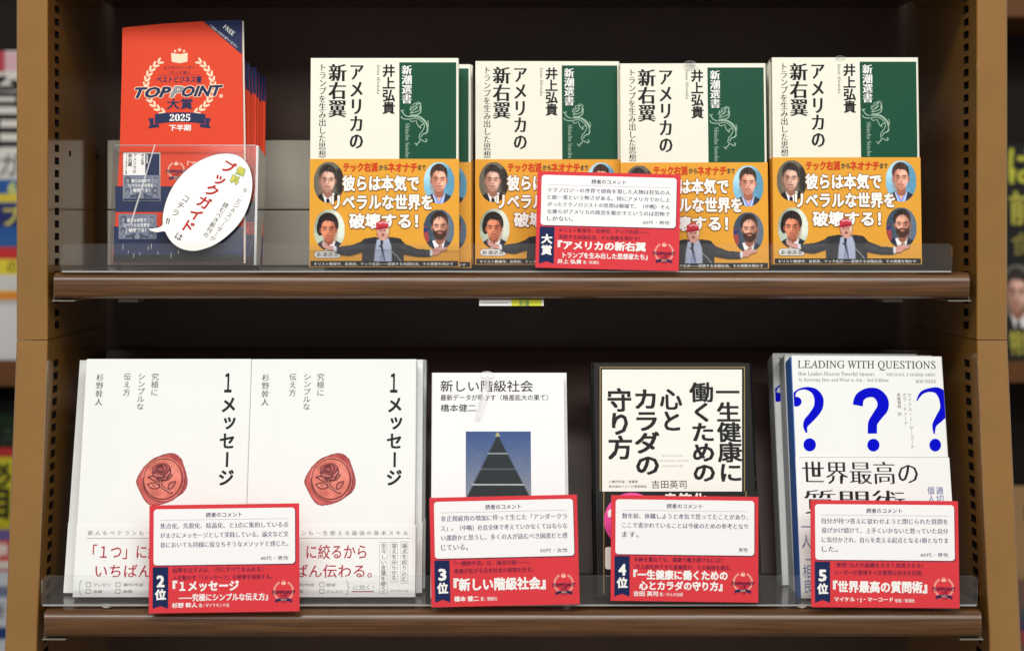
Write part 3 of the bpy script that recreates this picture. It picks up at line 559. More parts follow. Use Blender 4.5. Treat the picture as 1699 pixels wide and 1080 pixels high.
# --- upper row: cream and green paperback with yellow band
UT = .0165
def upper_art(root, S, jk, w, h):
    Ink(S, M['green']).rect(662.5, 104, 757, 268).done('green_panel', jk)
    T = lambda *a, **k: txt(S, *a, **k)
    T('アメリカの', 580, 106, 603, 249, M['black'], jk, 'sb', vert=True, fill=1.0); T('新右翼', 546, 107, 574, 196, M['black'], jk, 'sb', vert=True, fill=.97)
    T('トランプを生み出した思想', 529, 106, 541, 263, M['black'], jk, 's', vert=True, fill=.98)
    T('井上弘貴', 635, 108, 655, 190, M['black'], jk, 'b', vert=True, fill=.96)
    txt_side(S, serif('Inoue Hirotaka'), 625.5, 108, 630.5, 157, M['grey'], jk, -.01)
    T('新潮選書', 667, 109, 683, 173, M['white'], jk, 'sb', vert=True, layer=2, fill=.95)
    txt_side(S, serif('Shincho Sensho'), 672.5, 205, 680, 262, M['pale'], jk, -.008, 2)
    k = Ink(S, M['pale'], 2); C = lambda P: [(640+p[0]/6, 90+p[1]/6)+((p[2]/6,) if len(p) > 2 else ()) for p in P]
    for P, wd in (([(345, 490), (315, 500), (280, 530), (240, 550), (265, 570), (245, 590), (290, 580), (335, 560), (340, 520)], 8), ([(335, 480), (350, 530), (345, 580), (310, 605), (260, 610), (225, 625)], 10),
                  ([(225, 625), (270, 620, 14), (330, 625, 18), (385, 665, 20), (415, 720, 18), (410, 780, 14), (370, 800, 10), (350, 830, 9)], 12), ([(240, 650), (300, 640), (350, 665), (385, 710), (370, 760), (340, 800), (335, 840), (365, 860)], 8),
                  ([(225, 625), (190, 610), (160, 570)], 10), ([(160, 570), (150, 560)], 12), ([(165, 565), (185, 560)], 9), ([(235, 650), (200, 650), (165, 640)], 9), ([(165, 645), (155, 620)], 10), ([(240, 655), (260, 675), (290, 665)], 8),
                  ([(300, 660), (320, 710), (350, 740), (345, 715), (375, 700)], 8), ([(415, 660), (425, 690), (418, 760)], 6), ([(365, 860), (395, 875), (410, 860), (395, 845)], 9), ([(350, 850), (330, 880), (300, 900)], 9), ([(300, 900), (290, 885)], 8), ([(302, 900), (318, 912)], 8),
                  ([(280, 530), (270, 505), (300, 490)], 7), ([(300, 500), (325, 475)], 8), ([(330, 500), (355, 490)], 7), ([(255, 520), (245, 545)], 9), ([(270, 560), (300, 545), (318, 520)], 12)):
        k.line(C(P), wd/6*1.05)
    k.done('dragon_line_drawing', jk)
    vz = S.loc(640, 264)[1]
    ob = band(root, w, UT, 0, vz, M['yellow']); S2 = Surf(S.M, -.00076)
    b = Ink(S2, M['black']).rect(515, 433, 760, 442).done('black_strip', ob)
    T2 = lambda *a, **k: txt(S2, *a, **k)
    T2('キリスト教保守、反移民、テック右派――変貌する米国右派、その実態を明かす', 521, 435.5, 752, 440.5, M['white'], ob, 'm', layer=2)
    T2('テック右派', 570, 270.5, 627, 285, M['red'], ob, 'B', layer=2); T2('から', 629, 274, 643, 282.5, M['dgrey'], ob, 'b', layer=2)
    T2('ネオナチ', 644, 271, 692, 285, M['red'], ob, 'B', layer=2); T2('まで', 694, 274, 706, 282.5, M['dgrey'], ob, 'b', layer=2)
    lines = (('彼らは本気で', 569, 292, 694.6, 317), ('リベラルな世界を', 551, 323.6, 717, 348), ('破壊する！', 580, 355, 693, 379))
    for i, (x0, y0, x1, y1, kd) in enumerate(((520.1, 268.5, 571.1, 337.5, 0), (702.6, 269, 754.6, 338.5, 1), (520.5, 347.5, 572.5, 416.5, 2), (702, 347.5, 754, 415.5, 3))):
        PORT[kd].mesh(S2, x0, y0, x1, y1, 'portrait', ob, 1)
    for s, *r in lines:
        T2(s, *r, M['glow'], ob, 'O', layer=3); T2(s, *r, M['white'], ob, 'B', layer=5)
    PORT['man'].mesh(S2, 531.2, 363.4, 745.2, 434.2, 'portrait', ob, 7)
    Ink(S2, M['dgrey'], 2).rrect(521.4, 416.4, 565.4, 428.6, 5.8).done('series_badge', ob); Ink(S2, M['white'], 3).rrect(522, 417, 564.8, 428, 5.4).done('series_badge', ob); T2('新潮選書', 525.5, 418.6, 561.5, 426.4, M['black'], ob, 's', layer=4)
PORT = {k: portrait(k) for k in range(4)}; PORT['man'] = speaker_man()
GU = 'cream and green paperbacks with yellow band on the upper shelf'
ub = book('paperback_book', 'front cream and green paperback of the leftmost stack, whole yellow band in view', GU, 514, 761, 443, 97, 0.004, 3.2, UT, M['cream'], 'right')
upper_art(*ub)
# a paperback of this kind stands at (photo left, top line, distance)
def ucopy(pxl, pyt, Y, lean, label, dz=0, yaw=0):
    r = copy_tree(ub[0]); r['label'] = label; h = ub[4]; L_ = math.radians(lean)
    zt = (VY-pyt)/F*(D+Y+h*math.sin(L_)); z0 = CZ+zt-h*math.cos(L_)
    z0 = max(z0, zb_up+.0022+dz)
    r.matrix_world = Matrix.Translation(((pxl-VX)/F*(D+Y), Y, z0)) @ Matrix.Rotation(-L_, 4, 'X') @ Matrix.Rotation(math.radians(yaw), 4, 'Z'); return r
ucopy(538, 107, .026, 6.5, 'second cream and green paperback of the leftmost stack, its right strip showing', 0, .5)
ucopy(545, 109, .050, 8, 'rearmost paperback of the leftmost stack, only a cream sliver showing', 0, -.5)
ucopy(789, 102, .040, 4, 'cream and green paperback left of the red award card, half its band covered', 0, .7)
ucopy(797, 106, .062, 6, 'paperback hidden behind the one left of the red award card')
ucopy(1031, 106, .026, 4, 'cream and green paperback whose lower left corner is behind the red award card', 0, -.6)
ucopy(1036, 110, .048, 6, 'paperback standing behind the one right of the red award card')
ucopy(1284, 96, .018, 3.2, 'front cream and green paperback of the rightmost stack by the right upright')
ucopy(1283, 99, .038, 3.6, 'second cream and green paperback of the rightmost stack, its left edge showing')
ucopy(1281, 102, .058, 4.2, 'rearmost cream and green paperback of the rightmost stack')

# --- lower row 1: white book with a wax seal
LT = .019
GA = 'white paperbacks with a printed wax seal'
wa = book('white_book', 'white paperback with red wax seal, right-hand one, standing next to the pyramid pocket book', GA, 405, 688, 990, 596, -.022, 15, LT, M['bcov'], 'right')
def seal_art(root, S, jk, w, h):
    T = lambda *a, **k: txt(S, *a, **k)
    T('１', 648, 620, 659, 650.5, M['black'], jk, 'b'); T('メッセージ', 642, 657, 667, 808, M['black'], jk, 'b', vert=True, fill=.9)
    T('究極に', 526, 619, 538, 658, M['dgrey'], jk, 'r', vert=True, fill=.9); T('シンプルな', 503, 619, 515.5, 681, M['dgrey'], jk, 'r', vert=True, fill=.92)
    T('伝え方', 480, 619, 491.5, 658, M['dgrey'], jk, 'r', vert=True, fill=.9); T('杉野幹人', 434.5, 620, 446, 674, M['dgrey'], jk, 's', vert=True, fill=.88)
    wax_seal().mesh(S, 505, 751.5, 591, 838.5, 'wax_seal_picture', jk, 1)
    ob = band(root, w, LT, 0, S.loc(560, 871)[1], M['bband']); S2 = Surf(S.M, -.00076); T2 = lambda *a, **k: txt(S2, *a, **k)
    T2('新 人 も ベ テ ラ ン も 一 生 使 え る 最 強 の 基 本 ス キ ル', 427, 880, 677, 887.5, M['grey'], ob, 's')
    Ink(S2, M['lgrey']).rect(425, 892, 681, 893).done('rule', ob)
    T2('「１つ」に絞るから', 436, 903, 608, 927, M['wine'], ob, 'm'); T2('いちばん伝わる。', 441, 936, 617, 958, M['wine'], ob, 'm')
    k = Ink(S2, M['grey'])
    for x in (426, 475, 530):
        for y in (965.5, 976.5): Ink(S2, M['grey']).frame(x, y, x+8, y+7.6, .8).done('tick_box', ob)
    k.line([(419, 962), (416, 966), (416, 982), (419, 986)], .8).done('bracket', ob); k = Ink(S2, M['grey']); k.line([(574, 962), (577, 966), (577, 972), (580, 974), (577, 976), (577, 983), (574, 986)], .8).done('bracket', ob)
    for r in ((629.6, 899, 642.8, 983.6), (647, 898.6, 660, 965), (664.7, 898, 677, 967)): Ink(S2, M['lgrey']).frame(*r, .7).done('text_frame', ob)
    for s, x0, x1, y in (('プレゼン', 438, 467, 967), ('会議', 438, 453, 978), ('資料作成', 488, 521, 967), ('謝罪', 488, 503, 978), ('面接', 541, 557, 967), ('ブレスト', 541, 569, 978)): T2(s, x0, y, x1, y+5.4, M['grey'], ob, 'r')
    T2('に効く！', 586, 970, 620, 978, M['grey'], ob, 'r'); Ink(S2, M['wine']).rect(584, 980, 620, 981.6).done('underline', ob)
    T2('生々しい言葉を使う', 632, 901, 640.5, 982, M['dgrey'], ob, 'r', vert=True); T2('答えを尖らせる', 649.5, 901, 658, 963, M['dgrey'], ob, 'r', vert=True); T2('論点を絞り込む', 667, 900.5, 675, 965, M['dgrey'], ob, 'r', vert=True)
    T2('ダイヤモンド社', 648, 977.5, 677.5, 981.5, M['grey'], ob, 'r')
seal_art(*wa)
def lcopy(src, pxl, Yt, dX, dY, dz, dl, label, roll=0):
    r = copy_tree(src[0]); r['label'] = label; m = src[0].matrix_world
    r.matrix_world = Matrix.Translation(m.translation+Vector((dX, dY, dz))) @ Matrix.Rotation(-math.radians(15+dl), 4, 'X') @ Matrix.Rotation(math.radians(roll), 4, 'Y'); return r
px2x = lambda dp, Y: dp/F*(D+Y)
lcopy(wa, 0, 0, px2x(10, 0), .0205, -.0008, 1.5, 'second white wax seal paperback of the right-hand stack, its spine showing at the right')
lcopy(wa, 0, 0, px2x(14, 0), .041, -.0012, 3, 'rearmost white wax seal paperback of the right-hand stack')
wl = lcopy(wa, 0, 0, px2x(-283.5, -.022), 0, .0, -.3, 'white paperback with red wax seal, left-hand one, beside the left upright')
wl2 = lcopy(wa, 0, 0, px2x(-304, 0), .0205, -.0008, 2.2, 'white wax seal paperback behind the left-hand one, its left edge showing')

# --- lower row 2: white pocket book with pyramid picture
GB = 'white pocket books with a pyramid picture'
T3 = .014
wb = book('pocket_book', 'white pocket book with a black pyramid picture, clear clip on its top edge', GB, 714, 940, 992, 618.5, -.018, 15, T3, M['wht'], 'left')
def pyr_art(root, S, jk, w, h):
    T = lambda *a, **k: txt(S, *a, **k)
    T('新しい階級社会', 731, 631, 884, 650, M['black'], jk, 'm'); T('最新データが明かす〈格差拡大の果て〉', 731, 654.4, 910, 664.5, M['black'], jk, 'm'); T('橋本健二', 731, 670.5, 790, 683, M['black'], jk, 'm')
    pyramid_picture().mesh(S, 772.8, 715.6, 881, 826, 'pyramid_picture', jk, 1)
pyr_art(*wb)
lcopy(wb, 0, 0, px2x(7, 0), .016, -.0006, 1.2, 'second white pocket book behind the pyramid one, its right edge showing')

# --- lower row 3: black framed book
GC = 'black framed health books'
T4 = .019
wc = book('black_book', 'black framed paperback with large black characters on an ivory panel, front copy', GC, 992, 1262, 990, 602.5, -.020, 15, T4, M['blk'], 'right')
def health_art(root, S, jk, w, h):
    T = lambda *a, **k: txt(S, *a, **k)
    Ink(S, M['gold']).frame(995, 608.5, 1236, 985, 1.6).done('gold_frame', jk); Ink(S, M['cr2'], 1).rect(999, 613, 1231, 816).done('ivory_panel', jk)
    for s, x0, x1, y0, y1 in (('一生健康に', 1191, 1228.5, 635, 801), ('働くための', 1147.5, 1185, 635, 801), ('心と', 1096, 1131, 645, 717), ('カラダの', 1053, 1093, 645, 790), ('守り方', 1009, 1048, 645, 763)):
        T(s, x0, y0, x1, y1, M['black'], jk, 'b', vert=True, layer=2, fill=.97)
    for i, s in enumerate(('How to protect your', 'mind and body to stay healthy', 'and work for life')): T(s, 1098-(6 if i == 1 else 0), 754+i*8.2, 1133+(10 if i == 1 else 0), 758+i*8.2, M['lgrey'], jk, 'r', layer=2, shear=.2)
    T('心療内科医・産業医', 1010, 796.5, 1058.5, 801, M['dgrey'], jk, 'r', layer=2); T('株式会社ベスリ代表取締役', 1010, 804.5, 1073, 809, M['dgrey'], jk, 'r', layer=2); T('吉田英司', 1081, 796.5, 1139, 810, M['black'], jk, 'r', layer=2)
    ob = band(root, w, T4, 0, S.loc(1110, 815)[1], M['blk']); S2 = Surf(S.M, -.00076)
    Ink(S2, M['hot']).ell(1048, 863, 46, 46, 0, 40).done('pink_disc', ob)
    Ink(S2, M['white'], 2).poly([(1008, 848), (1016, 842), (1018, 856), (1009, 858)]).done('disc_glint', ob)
    Ink(S2, M['cr2'], 2).rrect(1004, 907, 1060, 944, 4).done('white_label', ob)
    T2 = lambda *a, **k: txt(S2, *a, **k); T2('書籍化', 1102, 818, 1172, 846, M['white'], ob, 'b', layer=2)
    Ink(S2, M['gold'], 1).rect(1237, 815, 1238.6, 985).rect(1001, 815, 1002.6, 985).done('gold_frame', ob)
health_art(*wc)
wc2 = lcopy(wc, 0, 0, px2x(9, 0), .0205, -.0008, 1.2, 'second black framed paperback, white spine lettering showing at its right')
S_ = Surf(Matrix.Identity(4), -.0004); w_, h_ = wc[3], wc[4]
class Loc:
    def __init__(s, y0): s.y0 = y0; s.step = .00016
    def loc(s, x, y): return (x, h_-y)
lcjk = [c for c in wc2.children if c.name.startswith('dust_jacket')][0]
txt(Loc(-.0004), '一生健康に働くための心と', w_-.0052, .008, w_-.0012, .115, M['lgrey'], lcjk, 'r', vert=True, layer=2)
lcopy(wc, 0, 0, px2x(1, 0), .041, -.0012, 1.6, 'rearmost black framed paperback, thin dark edge showing at the left')

# --- lower row 4: question mark book
GD = 'white leadership books with blue question marks'
T5 = .028
wd = book('question_book', 'front white paperback with three blue question marks, right end of the lower shelf', GD, 1330, 1589, 992, 590, -.020, 15, T5, M['bcov'], 'right', roll=.35)
def quest_art(root, S, jk, w, h):
    T = lambda *a, **k: txt(S, *a, **k); c0 = ('x', w-.0006, 1); c1 = ('x', .0004, -1)
    T(roman('LEADING WITH QUESTIONS'), 1323.5, 598.5, 1552, 614.5, M['dgrey'], jk, 'm', shear=-.22); T(serif('How Leaders Discover Powerful Answers'), 1324.5, 616.5, 1450.5, 623.5, M['grey'], jk, 'l'); T(serif('MICHAEL J MARQUARDT'), 1470.5, 619, 1552, 625, M['grey'], jk, 'l')
    T(serif('by Knowing How and What to Ask – 3rd Edition'), 1325, 627, 1474, 634.5, M['grey'], jk, 'l'); T(serif('BOB TIEDE'), 1519.6, 630, 1553, 635.5, M['grey'], jk, 'l')
    C = lambda P: [(1270+p[0]/4.1545, 580+p[1]/4.1545)+((p[2]/4.1545,) if len(p) > 2 else ()) for p in P]
    k = Ink(S, M['blue'], 1)
    k.line(C([(190, 335, 34), (205, 295, 14), (240, 272, 12), (290, 268, 22), (340, 290, 44), (368, 340, 62), (362, 400, 62), (325, 455, 56), (290, 495, 50), (275, 530, 30), (284, 572, 10)]), 4, n=8)
    k.ell(*C([(212, 358)])[0], 37/4.15, 34/4.15); k.ell(*C([(305, 655)])[0], 43/4.15, 45/4.15)
    k.done('question_mark', jk, [c0, c1]); k = Ink(S, M['blue'], 1)
    k.line(C([(636, 384, 70), (650, 330, 66), (700, 298, 64), (762, 300, 68), (805, 345, 78), (808, 400, 78), (775, 450, 70), (742, 500, 64), (737, 540, 64), (737, 578, 64)]), 16, n=8); k.ell(*C([(744, 657)])[0], 42/4.15, 44/4.15)
    k.done('question_mark', jk, [c0, c1]); k = Ink(S, M['blue'], 1)
    k.line(C([(1043, 352, 8), (1075, 300, 22), (1130, 278, 26), (1190, 285, 48), (1235, 340, 76), (1240, 410, 76), (1200, 470, 56), (1165, 520, 30), (1163, 580, 8)]), 6, n=8); k.ell(*C([(1170, 657)])[0], 40/4.15, 44/4.15)
    k.done('question_mark', jk, [c0, c1])
    T('マイケル・J・マーコード', 1508, 652, 1514.5, 745, M['grey'], jk, 'r', vert=True); T('ボブ・ティード', 1498.5, 652, 1504.5, 706, M['grey'], jk, 'r', vert=True); T('黒輪篤嗣 訳', 1489, 652, 1495, 690, M['grey'], jk, 'r', vert=True)
    ob = band(root, w, T5, 0, S.loc(1450, 758)[1], M['bband']); S2 = Surf(S.M, -.00076); T2 = lambda *a, **k: txt(S2, *a, **k)
    T2('世界最高の', 1332, 765.5, 1522, 802.5, M['black'], ob, 's'); T2('質問術', 1336, 813, 1500, 852, M['black'], ob, 's')
    T2('適切な質問が', 1555, 807, 1567, 888, M['bluegrey'], ob, 'm', vert=True); T2('個人と組織を', 1541, 807, 1552, 888, M['bluegrey'], ob, 'm', vert=True)
    T2('一人「相良', 1331, 862, 1347, 985, M['bluegrey'], ob, 'r', vert=True, name='side_lettering')
    e = Ink(S2, M['lgrey']).rect(1326, 757.7, 1572, 758.4).done('rule', ob)
quest_art(*wd)
# blue and grey flanks seen from the left
box('fore_edge', -.0006, .0012, .0008, T5-.0012, .0005, wd[4]-.001, M['bflank'], wd[0])
q2 = lcopy(wd, 0, 0, px2x(0, 0), .0295, -.0006, 1.0, 'second white question mark paperback, its grey edge showing left of the front one', .35)
for c in q2.children:
    if c.name.startswith('fore_edge'): c.data = c.data.copy(); c.data.materials[0] = M['gflank']
q3 = lcopy(wd, 0, 0, px2x(-10, 0), .059, -.0009, 1.6, 'leftmost white question mark paperback of the stack, a sliver of blue mark showing', .35)
for c in q3.children:
    if c.name.startswith('fore_edge'): c.data = c.data.copy(); c.data.materials[0] = M['gflank']

def prune(root, pre):
    for c in list(root.children_recursive):
        if c.name.startswith(pre): bpy.data.objects.remove(c)
prune(q2, 'side_lettering'); prune(q3, 'side_lettering'); prune(wl2, 'bracket')
# ------------------------------------------------------------------ clear clips on top of books
def clip_tab(px, py, Y, L, wpx, label, glare=0):
    """small round-headed clear hook that straddles the top edge of a book and, with glare set, shows its strap as a painted shine down the cover"""
    t = empty('plastic_clip', frame(px, py, Y, L), label, 'clip', 'clear plastic clips on the books'); w = wpx/F*(D+Y); r = w/2
    pts = [(-w/2, -.003)]+[(-r*math.cos(math.radians(a)), r*.42*math.sin(math.radians(a))) for a in range(0, 181, 15)]+[(w/2, -.003)]
    n = len(pts); V = [(x, 0, z) for x, z in pts]+[(x, .0012, z) for x, z in pts]
    mesh('tab', V, [tuple(range(n))[::-1], tuple(range(n, 2*n))]+[(i, (i+1) % n, n+(i+1) % n, n+i) for i in range(n)], M['clipm'], t)
    V2 = [(x*k_, -.0001, z*k_+(.0008 if k_ < 1 else 0)*0) for k_ in (1.0, .93) for x, z in pts]; mesh('tab_rim', V2, [(i, i+1, n+i+1, n+i) for i in range(n-1)], M['acre'], t)
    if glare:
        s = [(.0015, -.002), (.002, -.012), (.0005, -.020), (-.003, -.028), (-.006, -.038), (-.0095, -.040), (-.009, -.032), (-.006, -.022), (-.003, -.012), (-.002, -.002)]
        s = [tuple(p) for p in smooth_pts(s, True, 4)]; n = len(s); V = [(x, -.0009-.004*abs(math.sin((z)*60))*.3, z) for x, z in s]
        mesh('strap_glare', V, [tuple(range(n))], M['strap'], t)  # glare of the clear strap, painted as a milky sheet in the streak's shape
    return t
M['strap'] = clear('milky_strap_glare', .45, .97, .2, 2.0)
clip_tab(808, 620, .0285, 15, 20, 'clear plastic clip over the top of the white pyramid pocket book', 1)
clip_tab(1145, 105, .0325, 3, 18, 'clear plastic clip above the paperback right of the red award card')
clip_tab(1394, 96, .0275, 3, 15, 'clear plastic clip above the rightmost cream and green paperback')

# ------------------------------------------------------------------ red comment cards
def rcard(bl, br, tlp, Y, lean, label, rank, body, age, small, title, author, maker, big=True):
    a, b = at(*bl, Y), at(*br, Y); w = (b-a).length; roll = -math.degrees(math.atan2(b.z-a.z, b.x-a.x))
    L_ = math.radians(lean); k = (VY-tlp[1])/F; Z0 = a.z-CZ; h = (k*(D+Y)-Z0)/(math.cos(L_)-k*math.sin(L_))
    M4 = Matrix.Translation(a) @ Matrix.Rotation(-L_, 4, 'X') @ Matrix.Rotation(math.radians(roll), 4, 'Y')
    r = empty('comment_card', M4, label, 'card', 'red reader comment cards')
    c = box('card_sheet', 0, w, -.0004, .0004, 0, h, M['card'], r); S = Card(w, h, -.0004)
    asp = w/h
    Ink(S, M['maroon'], 1).rrect(.0335, .045, .9765, .567, .022, .022*asp).done('panel_shadow', c)
    Ink(S, M['cardw'], 2).rrect(.03, .038, .972, .558, .022, .022*asp).done('white_panel', c)
    txt(S, '読者のコメント', .378, .073, .618, .118, M['navy'], c, 'm', layer=3); Ink(S, M['rule'], 3).rect(.075, .137, .93, .141).done('rule', c)
    full = max(len(b_) for b_ in body)
    for i, b_ in enumerate(body):
        y = .168+i*(.074 if len(body) > 4 else .088); hh = .047 if len(body) > 4 else .051
        x1 = .928 if (i < len(body)-1) else .075+.853*min(1, len(b_)/full)
        txt(S, b_, .075, y, x1, y+hh, M['body'], c, 's', layer=3)
    txt(S, age, .928-.031*len(age), .485, .928, .523, M['body'], c, 'r', layer=3)
    Ink(S, M['navy'], 1).poly([(.025, .575), (.128, .575), (.128, .958), (.0765, .932), (.025, .958)]).done('rank_ribbon', c)
    if rank == '大': txt(S, '大賞', .040, .645, .112, .875, M['white'], c, 'B', vert=True, layer=2, fill=.82)
    else: txt(S, rank, .055, .655, .100, .755, M['white'], c, 'B', layer=2); txt(S, '位', .043, .78, .112, .875, M['white'], c, 'B', layer=2)
    for i, s in enumerate(small): txt(S, s, .158, .583+i*.07, .158+min(.66, .0315*len(s)), .628+i*.07, M['maroon'], c, 'm', layer=1)
    for s, x0, y0, x1, y1 in title: txt(S, s, x0, y0, x1, y1, M['white'], c, 'B' if y1-y0 > .07 else 'b', layer=1)
    ax = .155+.033*len(author); txt(S, author, .155, .905, ax, .952, M['white'], c, 'b', layer=1); txt(S, maker, ax+.012, .915, ax+.012+.0225*len(maker), .95, M['white'], c, 'm', layer=1)
    wreath2 = Card(w, h, -.0004)
    class Em:
        y0 = -.0004; step = .00016
        def loc(s, x, y): return (w*.895+x*w, h*.19-y*w)
    wreath(Em(), 0, 0, .062, c, M['pink'], M['navy'], False, M['maroon'], 1)
    return r
rcard((888, 444), (1126, 450), (893, 284), -.0088, 1.5, 'red and white comment card on the upper shelf, ribbon for the grand prize', '大',
      ['テクノロジーの世界で頭角を現した人物は狂気の人', 'と紙一重という怖さがある。特にアメリカでのし上', 'がったテクノロジストの思想は極端で、（中略）そん', 'な彼らがアメリカの政治を動かすというのは恐怖で', 'しかない。'], '60代・男性',
      ['キリスト教保守、反移民、テック右派――、', '変貌する米国右派、その実態を明かす！'], [('『アメリカの新右翼', .155, .715, .765, .805), ('トランプを生み出した思想家たち』', .19, .833, .78, .893)], '井上 弘貴', '著／新潮社')
rcard((247, 1017), (497, 1013.5), (254, 838), -.0525, 6, 'red and white comment card numbered 2, in front of the wax seal books', '2',
      ['焦点化、先鋭化、結晶化、と3点に集約している点', 'がまさにメッセージとして実践している。論文など文', '章においても同様に役立ちそうなメソッドと感じた。'], '40代・男性',
      ['結果を出す人は、1行にすべてを込める！', '人を動かす「1メッセージ」の極意を指南する。'], [('『１メッセージ', .16, .705, .595, .80), ('――究極にシンプルな伝え方』', .20, .825, .79, .893)], '杉野 幹人', '著／ダイヤモンド社')
rcard((716, 1007), (962, 1001.5), (713, 825.5), -.0485, 5, 'red and white comment card numbered 3, in front of the pyramid pocket book', '3',
      ['非正規雇用の増加に伴って生じた「アンダークラ', 'ス」。（中略）社会全体で考えていかなくてはならな', 'い課題かと思うし、多くの人が読むべき図書だと感', 'じている。'], '50代・女性',
      ['「一億総中流」は、過去の話――。', '格差が拡がる日本社会の実態を示す。'], [('『新しい階級社会』', .155, .745, .77, .855)], '橋本 健二', '著／講談社')
rcard((1013, 996), (1258, 999), (1014, 821), -.0425, 4, 'red and white comment card numbered 4, in front of the black framed book', '4',
      ['数年前、休職しようと本気で思ってたことがあり、', 'ここで書かれていることは今後のための参考となり', 'ます。'], '男性',
      ['年齢を重ねても、健康で働き続けるには？', '1万人超を診てきた産業医が、その秘訣を語る。'], [('『一生健康に働くための', .155, .705, .79, .793), ('心とカラダの守り方』', .195, .81, .755, .893)], '吉田 英司', '著／かんき出版')
rcard((1346, 1006.5), (1592, 1008.5), (1346, 829), -.0485, 5, 'red and white comment card numbered 5, in front of the question mark book', '5',
      ['自分が持つ答えに従わせようと閉じられた質問を', '投げかけ続けて、上手くいかないと怒っていた自分', 'に気付かされ、自らを変える起点となる1冊となりま', 'した。'], '60代・男性',
      ['“質問”は人や組織を大きく成長させる！', 'リーダーが習得すべき質問の技法を伝授。'], [('『世界最高の質問術』', .15, .755, .78, .86)], 'マイケル・J・マーコード', '他著／新潮社')

# ------------------------------------------------------------------ grey risers behind the booklets
def riser(y0, y1, label):
    Y = .185; a, b = at(178, y1, Y), at(640, y0, Y)
    o = box('riser_block', 0, b.x-a.x, 0, .05, 0, b.z-a.z, M['riser'], None, .0012, 2); o.location = a
    o['label'] = label; o['category'] = 'riser'; o['group'] = 'grey riser blocks behind the booklets'
riser(349.5, 441, 'lower grey block standing behind the orange booklets'); riser(233, 347.5, 'upper grey block resting on another behind the orange booklets')

# ------------------------------------------------------------------ booklets in a clear holder
GBK = 'orange and navy award booklets in the clear holder'
BM = frame(186, 436, .030, 9); BS = Surf(BM, 0)
bk = empty('award_booklet', BM, 'orange award booklet standing tallest at the front of the clear holder', 'booklet', GBK)
def bpoly(name, pts, t, mat, parent):
    P = [BS.loc(*p) for p in pts]; n = len(P); V = [(x, 0, z) for x, z in P]+[(x, t, z) for x, z in P]
    return mesh(name, V, [tuple(range(n)), tuple(range(n, 2*n))[::-1]]+[(i, n+i, n+(i+1) % n, (i+1) % n) for i in range(n)], mat, parent)
outline = [(187, 436), (404, 436), (404, 239), (401, 34), (396, 33.5), (337, 36), (270, 40), (212, 45.5), (203, 47), (202, 120), (199, 239)]
bc = bpoly('cover', outline, .0026, M['orange'], bk)
Ink(BS, M['bnavy']).poly([(337, 36), (396, 33.5), (401, 34), (401.4, 91)]).done('navy_corner', bc)
txt_rot(BS, 'FREE', 380, 51, 10.5, 39, M['white'], bc, 'm', 2); txt_rot(BS, 'ご自由にお持ち帰りください', 371, 60.5, 4.6, 39, M['white'], bc, 'r', 2)
xr_, z0_ = BS.loc(401.4, 91); x1_, z1_ = BS.loc(401, 34)
mesh('navy_edge', [(xr_+.0002, .0001, z0_), (xr_+.0002, .0026, z0_), (x1_+.0002, .0026, z1_), (x1_+.0002, .0001, z1_)], [(0, 1, 2, 3)], M['bnavy'], bc)
EX, EY, ER = 298, 143, 55.5
k = Ink(BS, M['laurel'])
for sg in (-1, 1):
    for i in range(12):
        a = math.radians(-54+i*10.3)
        if -.10 < math.sin(a) < .20 and False: continue
        x, y = EX+sg*ER*math.cos(a), EY+ER*.9*math.sin(a)
        tx, ty = sg*math.sin(a), -math.cos(a)*.9; base = math.degrees(math.atan2(ty, tx))
        for s_ in (-1, 1): k.ell(x+s_*sg*math.cos(a)*2.6, y+s_*math.sin(a)*2.6, 5.4, 1.9, base+s_*sg*26, 12)
k.poly([(284, 88.3), (298, 90.5), (311.4, 88.3), (311, 103), (298, 105.6), (285, 103)])
st = []
for i in range(10): a = math.radians(-90+36*i); q = 4.2 if i % 2 == 0 else 1.7; st.append((298+q*math.cos(a), 83.5+q*math.sin(a)))
k.poly(st).ell(290.5, 85.5, 1.9, 1.9).ell(305.5, 85.5, 1.9, 1.9).done('laurel_emblem', bc)
txt(BS, 'ビジネスリーダー', 272.6, 110, 323.4, 116, M['maroon'], bc, 'm'); txt(BS, '1万人が選ぶ', 280.6, 118.5, 316.4, 123.5, M['maroon'], bc, 'm'); Ink(BS, M['maroon']).rect(262, 125, 334, 125.6).done('rule', bc)
txt(BS, 'ベストビジネス書', 259.7, 127, 334.3, 138, M['bnavy'], bc, 'b')
for s_, m_, ly in (('O', 'laurel', 2), ('B', 'bnavy', 4)):
    for w3, xa, xb, mm in (('TOP', 225, 283, m_), ('P', 283.5, 304, 'silver' if m_ == 'bnavy' else m_), ('OINT', 303, 369, m_)):
        dy = (297-(xa+xb)/2)*.03; txt(BS, w3, xa, 144.5+dy, xb, 161+dy, M[mm], bc, s_, layer=ly, shear=.32, skew=.03)
txt(BS, '®', 364, 157, 370, 163, M['laurel'], bc, 'b', layer=3)
txt(BS, '大賞', 277.6, 164.3, 319.4, 181.5, M['bnavy'], bc, 'b')
n_ = Ink(BS, M['bnavy'], 2); n_.poly([(257, 190), (277, 187.5), (298, 186.8), (320, 187.5), (341, 190), (340, 206), (320, 203.5), (298, 202.8), (278, 203.5), (257, 206)])
for sg in (-1, 1): n_.poly([(298+sg*43, 196), (298+sg*52, 197), (298+sg*48.5, 206), (298+sg*52, 213.5), (298+sg*34, 211.5), (298+sg*34, 206), (298+sg*43, 207)])
n_.done('emblem_ribbon', bc)
txt(BS, serif('2025'), 281.6, 190, 315.8, 201.5, M['white'], bc, 'm', layer=3); txt(BS, '下半期', 281, 207.5, 316.5, 217.5, M['white'], bc, 'b', layer=3)
